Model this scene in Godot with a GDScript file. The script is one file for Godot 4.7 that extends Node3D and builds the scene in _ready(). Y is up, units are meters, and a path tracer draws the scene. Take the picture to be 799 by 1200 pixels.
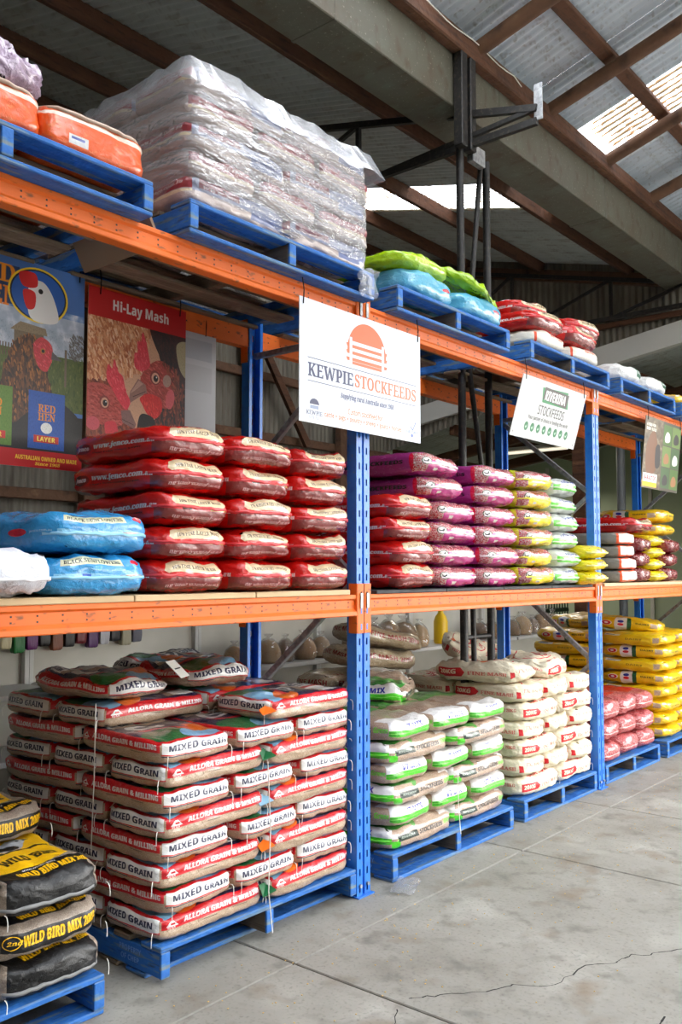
extends Node3D
# A feed store: blue and orange pallet racking stacked with sacks, under a corrugated iron roof.
# x runs along the racking, z = 0 is the front face of the racking (the aisle is at z > 0), y is up.

var M := {}
var G := {}
var counts := {}
var kinds := {}
var rng := RandomNumberGenerator.new()
const BAY := 2.68          # upright to upright
const REAR := -0.79        # rear face of the rear uprights
const DECK := 1.40         # top of the lower beams
const LOFT := 2.81         # top of the upper beams


func _ready() -> void:
	rng.seed = 77
	# ---- camera
	var cam := Camera3D.new()
	cam.name = "camera"
	add_child(cam)
	var yaw := deg_to_rad(39.751)
	var pit := deg_to_rad(3.77)
	var eye := Vector3(-3.3666, 1.5123, 2.6626)
	cam.look_at_from_position(eye, eye + Vector3(cos(yaw) * cos(pit), sin(pit), -sin(yaw) * cos(pit)), Vector3.UP)
	cam.fov = 59.54
	cam.near = 0.05
	cam.far = 200.0
	cam.current = true
	# ---- sky and exposure
	var we := WorldEnvironment.new()
	we.name = "world_environment"
	var e := Environment.new()
	e.background_mode = Environment.BG_SKY
	var sm := ProceduralSkyMaterial.new()
	sm.sky_top_color = Color(0.93, 0.95, 0.98)
	sm.sky_horizon_color = Color(1.0, 0.98, 0.94)
	sm.ground_horizon_color = Color(0.62, 0.60, 0.56)
	sm.ground_bottom_color = Color(0.5, 0.48, 0.45)
	sm.sky_energy_multiplier = 6.0
	sm.ground_energy_multiplier = 2.0
	var sky := Sky.new()
	sky.sky_material = sm
	e.sky = sky
	e.tonemap_mode = Environment.TONE_MAPPER_LINEAR
	e.tonemap_exposure = 0.205
	e.sdfgi_enabled = true
	e.ssao_enabled = true
	e.ssil_enabled = true
	we.environment = e
	add_child(we)

	make_materials()
	build_shed()
	build_rack()
	make_kinds()
	build_pallets()
	build_ground_stacks()
	build_shelf_sacks()
	build_top_loads()
	build_signs()
	build_back_store()
	build_small_things()


# ------------------------------------------------------------------ node helpers

func numbered(called: String) -> String:
	var n: int = counts.get(called, 0)
	counts[called] = n + 1
	return called if n == 0 else "%s_%03d" % [called, n]


func thing(called: String, label: String, category: String, at := Vector3.ZERO, turn := 0.0, group := "") -> Node3D:
	var o := Node3D.new()
	o.name = numbered(called)
	add_child(o, true)
	o.position = at
	o.rotation.y = turn
	meta(o, label, category, group, "thing")
	return o


func meta(o: Node, label: String, category: String, group := "", kind := "") -> void:
	if label:
		o.set_meta("label", label)
	if category:
		o.set_meta("category", category)
	if group:
		o.set_meta("group", group)
	if kind:
		o.set_meta("kind", kind)


func part(called: String, mesh: Mesh, m: Material, parent: Node, at := Vector3.ZERO, turn := Vector3.ZERO) -> MeshInstance3D:
	var o := MeshInstance3D.new()
	o.name = called
	o.mesh = mesh
	o.material_override = m
	o.position = at
	o.rotation = turn
	parent.add_child(o, true)
	return o


func structure(called: String, mesh: Mesh, m: Material, label: String, at := Vector3.ZERO) -> MeshInstance3D:
	var o := part(numbered(called), mesh, m, self, at)
	meta(o, label, "", "", "structure")
	return o


func holder(called: String, label: String) -> Node3D:
	var o := Node3D.new()
	o.name = numbered(called)
	add_child(o, true)
	meta(o, label, "", "", "structure")
	return o


# ------------------------------------------------------------------ mesh helpers

class MB:
	var st := SurfaceTool.new()

	func _init() -> void:
		st.begin(Mesh.PRIMITIVE_TRIANGLES)

	func vert(p: Vector3, uv := Vector2.ZERO) -> void:
		st.set_uv(uv)
		st.add_vertex(p)

	func tri(a: Vector3, b: Vector3, c: Vector3, out: Vector3, ua := Vector2.ZERO, ub := Vector2.ZERO, uc := Vector2.ZERO) -> void:
		if (a - c).cross(a - b).dot(out) < 0.0:
			vert(a, ua)
			vert(c, uc)
			vert(b, ub)
		else:
			vert(a, ua)
			vert(b, ub)
			vert(c, uc)

	func quad(a: Vector3, b: Vector3, c: Vector3, d: Vector3, out: Vector3, uv: Array = []) -> void:
		if uv.size() == 4:
			tri(a, b, c, out, uv[0], uv[1], uv[2])
			tri(a, c, d, out, uv[0], uv[2], uv[3])
		else:
			tri(a, b, c, out)
			tri(a, c, d, out)

	func box(mid: Vector3, size: Vector3, ch := 0.0, turn := Basis.IDENTITY) -> MB:
		st.set_smooth_group(-1)
		var h := size / 2.0
		ch = minf(ch, minf(h.x, minf(h.y, h.z)) * 0.45)
		var axes := [Vector3.RIGHT, Vector3.UP, Vector3.BACK]
		for ax in 3:
			var b: int = (ax + 1) % 3
			var c: int = (ax + 2) % 3
			for s in [-1.0, 1.0]:
				var o: Vector3 = axes[ax] * h[ax] * s
				var ub: Vector3 = axes[b] * (h[b] - ch)
				var uc: Vector3 = axes[c] * (h[c] - ch)
				var n: Vector3 = turn * (axes[ax] * s)
				quad(mid + turn * (o - ub - uc), mid + turn * (o + ub - uc), mid + turn * (o + ub + uc), mid + turn * (o - ub + uc), n)
			if ch > 0.0:
				for s1 in [-1.0, 1.0]:
					for s2 in [-1.0, 1.0]:
						var l: Vector3 = axes[ax] * (h[ax] - ch)
						var p1: Vector3 = axes[b] * h[b] * s1 + axes[c] * (h[c] - ch) * s2
						var p2: Vector3 = axes[b] * (h[b] - ch) * s1 + axes[c] * h[c] * s2
						quad(mid + turn * (p1 - l), mid + turn * (p1 + l), mid + turn * (p2 + l), mid + turn * (p2 - l), turn * (p1 + p2))
		if ch > 0.0:
			for sx in [-1.0, 1.0]:
				for sy in [-1.0, 1.0]:
					for sz in [-1.0, 1.0]:
						var p := Vector3(h.x * sx, h.y * sy, h.z * sz)
						var q := Vector3(ch * sx, ch * sy, ch * sz)
						tri(mid + turn * (p - Vector3(0, q.y, q.z)), mid + turn * (p - Vector3(q.x, 0, q.z)), mid + turn * (p - Vector3(q.x, q.y, 0)), turn * p)
		return self

	func bar(a: Vector3, b: Vector3, wide: float, high: float, up := Vector3.UP, ch := 0.0) -> MB:
		var x := (b - a).normalized()
		if absf(x.dot(up)) > 0.99:
			up = Vector3.BACK
		var z := x.cross(up).normalized()
		var y := z.cross(x).normalized()
		return box((a + b) / 2.0, Vector3(a.distance_to(b), high, wide), ch, Basis(x, y, z))

	func tube(pts: Array, r: float, n := 8, taper := 1.0, caps := true) -> MB:
		st.set_smooth_group(1)
		var rings := []
		var side := Vector3.ZERO
		for i in pts.size():
			var p: Vector3 = pts[i]
			var d: Vector3 = (pts[mini(i + 1, pts.size() - 1)] - pts[maxi(i - 1, 0)]).normalized()
			if side == Vector3.ZERO:
				side = d.cross(Vector3.UP if absf(d.y) < 0.9 else Vector3.RIGHT).normalized()
			side = (side - d * side.dot(d)).normalized()
			var other := d.cross(side).normalized()
			var rr := r * lerpf(1.0, taper, float(i) / maxf(1.0, pts.size() - 1.0))
			var ring := []
			for k in n:
				var a := TAU * k / n
				ring.append(p + (side * cos(a) + other * sin(a)) * rr)
			rings.append(ring)
		for i in pts.size() - 1:
			for k in n:
				var k2: int = (k + 1) % n
				var mid: Vector3 = (pts[i] + pts[i + 1]) / 2.0
				quad(rings[i][k], rings[i][k2], rings[i + 1][k2], rings[i + 1][k], (rings[i][k] + rings[i + 1][k2]) / 2.0 - mid)
		if caps:
			st.set_smooth_group(-1)
			for e in [0, pts.size() - 1]:
				var d2: Vector3 = pts[e] - pts[1 if e == 0 else e - 1]
				for k in n:
					tri(pts[e], rings[e][k], rings[e][(k + 1) % n], d2)
		return self

	# profile points (r, y) spun round the y axis at mid
	func lathe(profile: Array, mid: Vector3, n := 14, squash := 1.0) -> MB:
		st.set_smooth_group(1)
		for i in profile.size() - 1:
			var a: Vector2 = profile[i]
			var b: Vector2 = profile[i + 1]
			for k in n:
				var t1 := TAU * k / n
				var t2 := TAU * (k + 1) / n
				var d1 := Vector3(cos(t1), 0, sin(t1) * squash)
				var d2 := Vector3(cos(t2), 0, sin(t2) * squash)
				var nn := (d1 + d2) * absf(b.y - a.y) + Vector3.UP * (a.x - b.x) * signf(b.y - a.y + 0.00001) * 2.0
				quad(mid + d1 * a.x + Vector3.UP * a.y, mid + d2 * a.x + Vector3.UP * a.y, mid + d2 * b.x + Vector3.UP * b.y, mid + d1 * b.x + Vector3.UP * b.y, nn)
		return self

	# outline of (z, y) points drawn out along x
	func along_x(outline: PackedVector2Array, x0: float, x1: float) -> MB:
		st.set_smooth_group(-1)
		var turn := 1.0 if Geometry2D.is_polygon_clockwise(outline) else -1.0
		for i in outline.size():
			var a := outline[i]
			var b := outline[(i + 1) % outline.size()]
			var d := (b - a).normalized()
			var n := Vector3(0, -d.x, d.y) * turn
			quad(Vector3(x0, a.y, a.x), Vector3(x1, a.y, a.x), Vector3(x1, b.y, b.x), Vector3(x0, b.y, b.x), n)
		var ids := Geometry2D.triangulate_polygon(outline)
		for x in [x0, x1]:
			for t in range(0, ids.size(), 3):
				var p := []
				for k in 3:
					var q := outline[ids[t + k]]
					p.append(Vector3(x, q.y, q.x))
				tri(p[0], p[1], p[2], Vector3(-1 if x == x0 else 1, 0, 0))
		return self

	func done() -> ArrayMesh:
		st.generate_normals()
		return st.commit()


func box_mesh(size: Vector3, ch := 0.004) -> ArrayMesh:
	var key := "box%s%s" % [size, ch]
	if not G.has(key):
		G[key] = MB.new().box(Vector3.ZERO, size, ch).done()
	return G[key]


# corrugated sheet: ribs run along +z from 0 to length, x from 0 to width, y is the relief
func corrugated(width: float, length: float, pitch := 0.076, amp := 0.013) -> ArrayMesh:
	var key := "corr%.3f_%.3f" % [width, length]
	if G.has(key):
		return G[key]
	var m := MB.new()
	m.st.set_smooth_group(1)
	var n := int(round(width / pitch * 6.0))
	for i in n:
		var x0 := width * i / n
		var x1 := width * (i + 1) / n
		var y0 := amp * sin(TAU * x0 / pitch)
		var y1 := amp * sin(TAU * x1 / pitch)
		m.quad(Vector3(x0, y0, 0), Vector3(x1, y1, 0), Vector3(x1, y1, length), Vector3(x0, y0, length), Vector3.UP, [Vector2(x0, 0), Vector2(x1, 0), Vector2(x1, length), Vector2(x0, length)])
	G[key] = m.done()
	return G[key]


# ------------------------------------------------------------------ painting prints

var stamps := {}
var fonts := {}


func font(f: String) -> SystemFont:
	if not fonts.has(f):
		var s := SystemFont.new()
		s.font_names = PackedStringArray(["Droid Serif" if f.begins_with("s") else "Droid Sans"])
		s.font_weight = 700 if f.ends_with("b") else 400
		fonts[f] = s
	return fonts[f]


# white lettering with alpha, cropped to its ink
func stamp(s: String, f := "b", lean := 0.0) -> Image:
	var key := s + "|" + f + str(lean)
	if stamps.has(key):
		return stamps[key]
	var ts := TextServerManager.get_primary_interface()
	var line := TextLine.new()
	line.add_string(s, font(f), 96)
	var im := Image.create_empty(int(line.get_size().x) + 80, 150, false, Image.FORMAT_RGBA8)
	im.fill(Color(1, 1, 1, 0))
	var x := 10.0
	for g in ts.shaped_text_get_glyphs(line.get_rid()):
		var rid: RID = g.font_rid
		var sz := Vector2i(g.font_size, 0)
		ts.font_render_glyph(rid, sz, g.index)
		var ti: int = ts.font_get_glyph_texture_idx(rid, sz, g.index)
		if ti >= 0:
			var uv: Rect2 = ts.font_get_glyph_uv_rect(rid, sz, g.index)
			var tex: Image = ts.font_get_texture_image(rid, sz, ti).get_region(Rect2i(uv))
			tex.convert(Image.FORMAT_RGBA8)
			var off: Vector2 = ts.font_get_glyph_offset(rid, sz, g.index)
			im.blend_rect(tex, Rect2i(Vector2i.ZERO, tex.get_size()), Vector2i(int(x + off.x), int(105 + off.y)))
		x += g.advance
	if lean != 0.0:
		var out := Image.create_empty(im.get_width() + 60, 150, false, Image.FORMAT_RGBA8)
		out.fill(Color(1, 1, 1, 0))
		for y in 150:
			out.blit_rect(im, Rect2i(0, y, im.get_width(), 1), Vector2i(30 + int((105 - y) * lean), y))
		im = out
	im = im.get_region(im.get_used_rect())
	stamps[key] = im
	return im


class Paint:
	var host: Node3D
	var im: Image

	func _init(h: Node3D, w: int, hh: int, c: Color) -> void:
		host = h
		im = Image.create_empty(w, hh, false, Image.FORMAT_RGBA8)
		im.fill(c)

	func rect(x: float, y: float, w: float, h: float, c: Color) -> void:
		if c.a < 1.0:
			var s := Image.create_empty(maxi(1, int(w)), maxi(1, int(h)), false, Image.FORMAT_RGBA8)
			s.fill(c)
			im.blend_rect(s, Rect2i(Vector2i.ZERO, s.get_size()), Vector2i(int(x), int(y)))
		else:
			im.fill_rect(Rect2i(int(round(x)), int(round(y)), maxi(1, int(round(w))), maxi(1, int(round(h)))), c)

	func poly(pts: Array, c: Color) -> void:
		var lo := 1e9
		var hi := -1e9
		for p in pts:
			lo = minf(lo, p.y)
			hi = maxf(hi, p.y)
		for y in range(maxi(0, int(floor(lo))), mini(im.get_height(), int(ceil(hi)) + 1)):
			var xs := []
			var yy := y + 0.5
			for i in pts.size():
				var a: Vector2 = pts[i]
				var b: Vector2 = pts[(i + 1) % pts.size()]
				if (a.y <= yy and b.y > yy) or (b.y <= yy and a.y > yy):
					xs.append(a.x + (yy - a.y) / (b.y - a.y) * (b.x - a.x))
			xs.sort()
			for k in range(0, xs.size() - 1, 2):
				rect_clip(xs[k], y, xs[k + 1] - xs[k], 1, c)

	func rect_clip(x: float, y: float, w: float, h: float, c: Color) -> void:
		var x0 := maxi(0, int(round(x)))
		var x1 := mini(im.get_width(), int(round(x + w)))
		if x1 > x0:
			im.fill_rect(Rect2i(x0, int(y), x1 - x0, int(h)), c)

	func ell(cx: float, cy: float, rx: float, ry: float, c: Color, turn := 0.0) -> void:
		var pts := []
		for k in 40:
			var a := TAU * k / 40.0
			pts.append(Vector2(cx, cy) + Vector2(cos(a) * rx, sin(a) * ry).rotated(turn))
		poly(pts, c)

	# a rounded blob through the points (closed Catmull-Rom)
	func blob(pts: Array, c: Color) -> void:
		var out := []
		var n := pts.size()
		for i in n:
			for k in 6:
				var a: Vector2 = pts[(i + n - 1) % n]
				var b: Vector2 = pts[i]
				var d: Vector2 = pts[(i + 1) % n]
				var e: Vector2 = pts[(i + 2) % n]
				out.append(b.cubic_interpolate(d, a, e, k / 6.0))
		poly(out, c)

	func line(a: Vector2, b: Vector2, wd: float, c: Color) -> void:
		var s := (b - a).normalized().orthogonal() * wd / 2.0
		poly([a + s, b + s, b - s, a - s], c)

	func text(s: String, x: float, y: float, w: float, h: float, c: Color, f := "b", lean := 0.0, flip := false) -> void:
		var st: Image = host.stamp(s, f, lean).duplicate()
		st.resize(maxi(2, int(w)), maxi(2, int(h)), Image.INTERPOLATE_LANCZOS if h > 40 else Image.INTERPOLATE_TRILINEAR)
		if flip:
			st.rotate_180()
		var col := Image.create_empty(st.get_width(), st.get_height(), false, Image.FORMAT_RGBA8)
		col.fill(c)
		im.blend_rect_mask(col, st, Rect2i(Vector2i.ZERO, st.get_size()), Vector2i(int(x), int(y)))

	# text that keeps the font's own proportions, h pixels high
	func say(s: String, x: float, y: float, h: float, c: Color, f := "b", lean := 0.0, middle := false) -> void:
		var st: Image = host.stamp(s, f, lean)
		var w := h * st.get_width() / st.get_height()
		text(s, x - (w / 2.0 if middle else 0.0), y, w, h, c, f, lean)

	func tile(t: Image, x: int, y: int, w: int, h: int) -> void:
		for yy in range(y, y + h, t.get_height()):
			for xx in range(x, x + w, t.get_width()):
				im.blend_rect(t, Rect2i(0, 0, mini(t.get_width(), x + w - xx), mini(t.get_height(), y + h - yy)), Vector2i(xx, yy))

	func copy(a: Rect2i, b: Vector2i) -> void:
		im.blit_rect(im.get_region(a), Rect2i(Vector2i.ZERO, a.size), b)

	func tex() -> ImageTexture:
		im.generate_mipmaps()
		return ImageTexture.create_from_image(im)


# a square tile of noise turned into colours; ramp = [[value, colour], ...]
func noise_tile(size: int, freq: float, seed_: int, ramp: Array, stretch := Vector2.ONE, fractal := 4, kind := FastNoiseLite.TYPE_SIMPLEX_SMOOTH) -> Image:
	var n := FastNoiseLite.new()
	n.seed = seed_
	n.noise_type = kind
	n.frequency = freq
	n.fractal_octaves = fractal
	var big := n.get_seamless_image(int(size * stretch.x), int(size * stretch.y))
	big.resize(size, size, Image.INTERPOLATE_BILINEAR)
	var src := big.get_data()
	var table := []
	for v in 256:
		var c: Color = ramp[0][1]
		for k in range(ramp.size() - 1):
			if v / 255.0 >= ramp[k][0]:
				c = ramp[k][1].lerp(ramp[k + 1][1], clampf((v / 255.0 - ramp[k][0]) / (ramp[k + 1][0] - ramp[k][0]), 0, 1))
		table.append([int(c.r * 255), int(c.g * 255), int(c.b * 255), int(c.a * 255)])
	var dst := PackedByteArray()
	dst.resize(size * size * 4)
	for i in size * size:
		var q: Array = table[src[i]]
		var j := i * 4
		dst[j] = q[0]
		dst[j + 1] = q[1]
		dst[j + 2] = q[2]
		dst[j + 3] = q[3]
	return Image.create_from_data(size, size, false, Image.FORMAT_RGBA8, dst)


func grain_tile(size: int, a: Color, b: Color, c: Color) -> Image:
	var r := RandomNumberGenerator.new()
	r.seed = 5
	var im := Image.create_empty(size, size, false, Image.FORMAT_RGBA8)
	im.fill(a)
	for i in size * size / 10:
		var q := b if r.randf() < 0.6 else c
		im.fill_rect(Rect2i(r.randi_range(0, size - 3), r.randi_range(0, size - 3), r.randi_range(1, 3), r.randi_range(1, 3)), q.lerp(a, r.randf() * 0.7))
	return im


func bump(size: int, freq: float, seed_: int, strength: float, ridged := false, stretch := Vector2.ONE) -> ImageTexture:
	var n := FastNoiseLite.new()
	n.seed = seed_
	n.noise_type = FastNoiseLite.TYPE_SIMPLEX_SMOOTH
	n.frequency = freq
	n.fractal_octaves = 4
	if ridged:
		n.fractal_type = FastNoiseLite.FRACTAL_RIDGED
	n.domain_warp_enabled = ridged
	n.domain_warp_amplitude = 30.0
	var im := n.get_seamless_image(int(size * stretch.x), int(size * stretch.y))
	im.resize(size, size, Image.INTERPOLATE_BILINEAR)
	im.convert(Image.FORMAT_RGBA8)
	im.bump_map_to_normal_map(strength)
	im.generate_mipmaps()
	return ImageTexture.create_from_image(im)


# ------------------------------------------------------------------ materials

func plain(c: Color, rough := 0.6, metal := 0.0) -> StandardMaterial3D:
	var m := StandardMaterial3D.new()
	m.albedo_color = c
	m.roughness = rough
	m.metallic = metal
	return m


func tri_mat(im: Image, scale: Vector3, rough: float, world := false, normal: Texture2D = null, depth := 0.5) -> StandardMaterial3D:
	var m := StandardMaterial3D.new()
	im.generate_mipmaps()
	m.albedo_texture = ImageTexture.create_from_image(im)
	m.roughness = rough
	m.uv1_triplanar = true
	m.uv1_world_triplanar = world
	m.uv1_scale = scale
	if normal:
		m.normal_enabled = true
		m.normal_texture = normal
		m.normal_scale = depth
	return m


func layered(size: int, base: Color, layers: Array) -> Image:
	var p := Paint.new(self, size, size, base)
	for l in layers:
		p.tile(l, 0, 0, size, size)
	return p.im


func make_materials() -> void:
	var clear := Color(1, 1, 1, 0)
	var rough_bump := bump(512, 0.02, 3, 6.0)
	M.crinkle = bump(512, 0.0065, 11, 16.0, true)
	M.dimple = bump(512, 0.02, 17, 10.0)
	# rack paint with scuffs
	var blue := Color(0.15, 0.46, 0.82)
	M.blue = tri_mat(layered(256, blue, [
		noise_tile(256, 0.02, 1, [[0.0, Color(0.05, 0.25, 0.68, 0.5)], [0.5, Color(blue, 0)], [1.0, Color(0.16, 0.42, 0.85, 0.4)]]),
		noise_tile(256, 0.09, 2, [[0.0, Color(0.45, 0.55, 0.66, 0.0)], [0.74, Color(0.45, 0.55, 0.66, 0.0)], [0.8, Color(0.45, 0.52, 0.62, 0.5)], [1.0, Color(0.4, 0.45, 0.52, 0.8)]])]), Vector3.ONE * 1.7, 0.38)
	var orange := Color(0.88, 0.41, 0.07)
	M.orange = tri_mat(layered(256, orange, [
		noise_tile(256, 0.015, 4, [[0.0, Color(0.80, 0.33, 0.06, 0.5)], [0.5, Color(orange, 0)], [1.0, Color(0.97, 0.50, 0.19, 0.5)]], Vector2(0.3, 1)),
		noise_tile(256, 0.08, 5, [[0.0, Color(0.3, 0.2, 0.14, 0.0)], [0.72, Color(0.35, 0.22, 0.14, 0.0)], [0.82, Color(0.35, 0.22, 0.14, 0.55)], [1.0, Color(0.28, 0.2, 0.15, 0.8)]], Vector2(0.4, 1))]), Vector3.ONE * 1.3, 0.55)
	M.zinc = tri_mat(noise_tile(256, 0.03, 7, [[0.0, Color(0.48, 0.49, 0.50)], [1.0, Color(0.72, 0.73, 0.74)]]), Vector3.ONE * 3.0, 0.45)
	M.zinc.metallic = 0.7
	M.black_steel = tri_mat(noise_tile(256, 0.05, 8, [[0.0, Color(0.055, 0.052, 0.05)], [0.6, Color(0.11, 0.105, 0.10)], [0.8, Color(0.22, 0.19, 0.165)], [1.0, Color(0.28, 0.23, 0.19)]]), Vector3.ONE * 2.0, 0.55)
	M.dark = plain(Color(0.03, 0.03, 0.035), 0.8)
	# pallet timber, painted and bare
	var wood := layered(512, Color(0.46, 0.40, 0.33), [
		noise_tile(512, 0.006, 9, [[0.0, Color(0.28, 0.24, 0.20, 0.9)], [0.5, Color(0.46, 0.40, 0.33, 0)], [1.0, Color(0.60, 0.54, 0.46, 0.9)]], Vector2(0.25, 4)),
		noise_tile(512, 0.03, 10, [[0.0, Color(0.2, 0.17, 0.14, 0.6)], [0.45, Color(0.3, 0.25, 0.2, 0)], [1.0, Color(0.55, 0.5, 0.44, 0.4)]], Vector2(0.15, 3))])
	M.grey_wood = tri_mat(wood, Vector3(1.2, 1.2, 1.2), 0.85, false, rough_bump, 0.5)
	var bw := layered(512, Color(0.14, 0.40, 0.70), [
		noise_tile(512, 0.008, 12, [[0.0, Color(0.05, 0.26, 0.58, 0.9)], [0.5, Color(0.1, 0.4, 0.75, 0)], [1.0, Color(0.20, 0.52, 0.84, 0.8)]], Vector2(0.3, 3)),
		noise_tile(512, 0.02, 13, [[0.0, Color(0.45, 0.48, 0.48, 0.0)], [0.58, Color(0.45, 0.5, 0.52, 0.0)], [0.64, Color(0.45, 0.50, 0.52, 0.6)], [1.0, Color(0.52, 0.49, 0.44, 0.95)]], Vector2(0.25, 2)),
		noise_tile(512, 0.05, 14, [[0.0, Color(0.04, 0.1, 0.2, 0.7)], [0.3, Color(0.05, 0.15, 0.3, 0.0)], [1.0, Color(0.05, 0.15, 0.3, 0.0)]], Vector2(0.3, 2))])
	M.blue_wood = tri_mat(bw, Vector3(1.0, 1.0, 1.0), 0.7, false, rough_bump, 0.5)
	M.fresh_wood = tri_mat(layered(256, Color(0.80, 0.69, 0.53), [
		noise_tile(256, 0.01, 15, [[0.0, Color(0.66, 0.54, 0.38, 0.8)], [0.5, Color(0.8, 0.7, 0.53, 0)], [1.0, Color(0.90, 0.82, 0.68, 0.8)]], Vector2(0.2, 4))]), Vector3.ONE, 0.7)
	M.black_board = tri_mat(noise_tile(256, 0.03, 16, [[0.0, Color(0.10, 0.10, 0.11)], [1.0, Color(0.26, 0.26, 0.27)]]), Vector3.ONE, 0.7)
	# roof timber
	var brown := layered(512, Color(0.34, 0.215, 0.14), [
		noise_tile(512, 0.007, 18, [[0.0, Color(0.21, 0.13, 0.085, 0.9)], [0.5, Color(0.34, 0.21, 0.14, 0)], [1.0, Color(0.48, 0.34, 0.24, 0.9)]], Vector2(0.25, 3)),
		noise_tile(512, 0.04, 19, [[0.0, Color(0.1, 0.07, 0.05, 0.7)], [0.4, Color(0.2, 0.12, 0.07, 0)], [0.75, Color(0.3, 0.2, 0.14, 0)], [1.0, Color(0.5, 0.40, 0.31, 0.6)]], Vector2(0.3, 2))])
	M.brown_wood = tri_mat(brown, Vector3.ONE * 0.8, 0.85, true, rough_bump, 0.5)
	M.pole_wood = tri_mat(layered(512, Color(0.40, 0.29, 0.215), [
		noise_tile(512, 0.01, 20, [[0.0, Color(0.19, 0.13, 0.10, 0.9)], [0.5, Color(0.3, 0.2, 0.15, 0)], [1.0, Color(0.50, 0.39, 0.29, 0.9)]], Vector2(1, 1))]), Vector3.ONE * 0.9, 0.85, true, rough_bump, 0.4)
	# corrugated iron: weathered zinc on the roof, stained on the walls
	M.roof_iron = tri_mat(layered(512, Color(0.77, 0.80, 0.79), [
		noise_tile(512, 0.006, 21, [[0.0, Color(0.62, 0.66, 0.66, 0.8)], [0.5, Color(0.77, 0.8, 0.79, 0)], [1.0, Color(0.84, 0.86, 0.86, 0.8)]], Vector2(2, 0.5)),
		noise_tile(512, 0.03, 22, [[0.0, Color(0.34, 0.27, 0.21, 0.7)], [0.28, Color(0.36, 0.3, 0.26, 0.2)], [0.36, Color(0.4, 0.36, 0.34, 0)], [1.0, Color(0.5, 0.5, 0.5, 0)]], Vector2(2, 0.4))]), Vector3.ONE * 0.5, 0.48, true)
	M.roof_iron.metallic = 0.1
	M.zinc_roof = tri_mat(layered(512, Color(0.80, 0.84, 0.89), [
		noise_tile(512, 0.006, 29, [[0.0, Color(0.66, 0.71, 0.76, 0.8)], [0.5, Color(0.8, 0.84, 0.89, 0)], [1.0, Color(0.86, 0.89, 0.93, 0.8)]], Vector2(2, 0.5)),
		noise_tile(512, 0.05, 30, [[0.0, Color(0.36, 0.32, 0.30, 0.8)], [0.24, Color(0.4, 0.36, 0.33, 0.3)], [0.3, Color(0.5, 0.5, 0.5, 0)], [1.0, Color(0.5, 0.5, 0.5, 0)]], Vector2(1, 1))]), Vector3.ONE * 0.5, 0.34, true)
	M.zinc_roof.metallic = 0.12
	M.wall_iron = tri_mat(layered(512, Color(0.44, 0.42, 0.38), [
		noise_tile(512, 0.006, 23, [[0.0, Color(0.30, 0.28, 0.25, 0.9)], [0.5, Color(0.44, 0.42, 0.38, 0)], [1.0, Color(0.60, 0.58, 0.53, 0.9)]], Vector2(2, 0.4)),
		noise_tile(512, 0.02, 24, [[0.0, Color(0.25, 0.19, 0.14, 0.8)], [0.4, Color(0.3, 0.25, 0.2, 0.0)], [0.8, Color(0.6, 0.58, 0.55, 0)], [1.0, Color(0.70, 0.68, 0.64, 0.7)]], Vector2(3, 0.3))]), Vector3.ONE * 0.5, 0.6, true)
	M.gutter = tri_mat(layered(512, Color(0.34, 0.33, 0.285), [
		noise_tile(512, 0.006, 25, [[0.0, Color(0.31, 0.25, 0.18, 0.9)], [0.5, Color(0.34, 0.33, 0.29, 0)], [1.0, Color(0.38, 0.40, 0.36, 0.9)]], Vector2(1, 1)),
		noise_tile(512, 0.02, 26, [[0.0, Color(0.27, 0.21, 0.14, 0.8)], [0.36, Color(0.3, 0.25, 0.2, 0.0)], [1.0, Color(0.5, 0.5, 0.5, 0)]], Vector2(1, 0.6)),
		noise_tile(512, 0.12, 27, [[0.0, Color(0.1, 0.1, 0.1, 0)], [0.8, Color(0.6, 0.6, 0.55, 0)], [0.86, Color(0.58, 0.57, 0.52, 0.6)], [1.0, Color(0.6, 0.6, 0.55, 0.8)]])]), Vector3.ONE * 0.6, 0.6, true, rough_bump, 0.15)
	M.white_steel = plain(Color(0.82, 0.82, 0.80), 0.55)
	M.green_wall = plain(Color(0.70, 0.76, 0.66), 0.7)
	M.white_wall = tri_mat(noise_tile(256, 0.01, 28, [[0.0, Color(0.72, 0.71, 0.66)], [1.0, Color(0.84, 0.83, 0.79)]]), Vector3.ONE * 0.5, 0.8, true)
	# the skylight: ribbed glass fibre with leaf litter lying on it
	M.skylight = StandardMaterial3D.new()
	M.skylight.transparency = BaseMaterial3D.TRANSPARENCY_ALPHA
	M.skylight.albedo_color = Color(0.97, 0.93, 0.80, 0.30)
	M.skylight.roughness = 0.2
	M.litter = plain(Color(0.62, 0.44, 0.20), 0.9)
	M.litter.backlight_enabled = true
	M.litter.backlight = Color(0.7, 0.5, 0.25)
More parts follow.
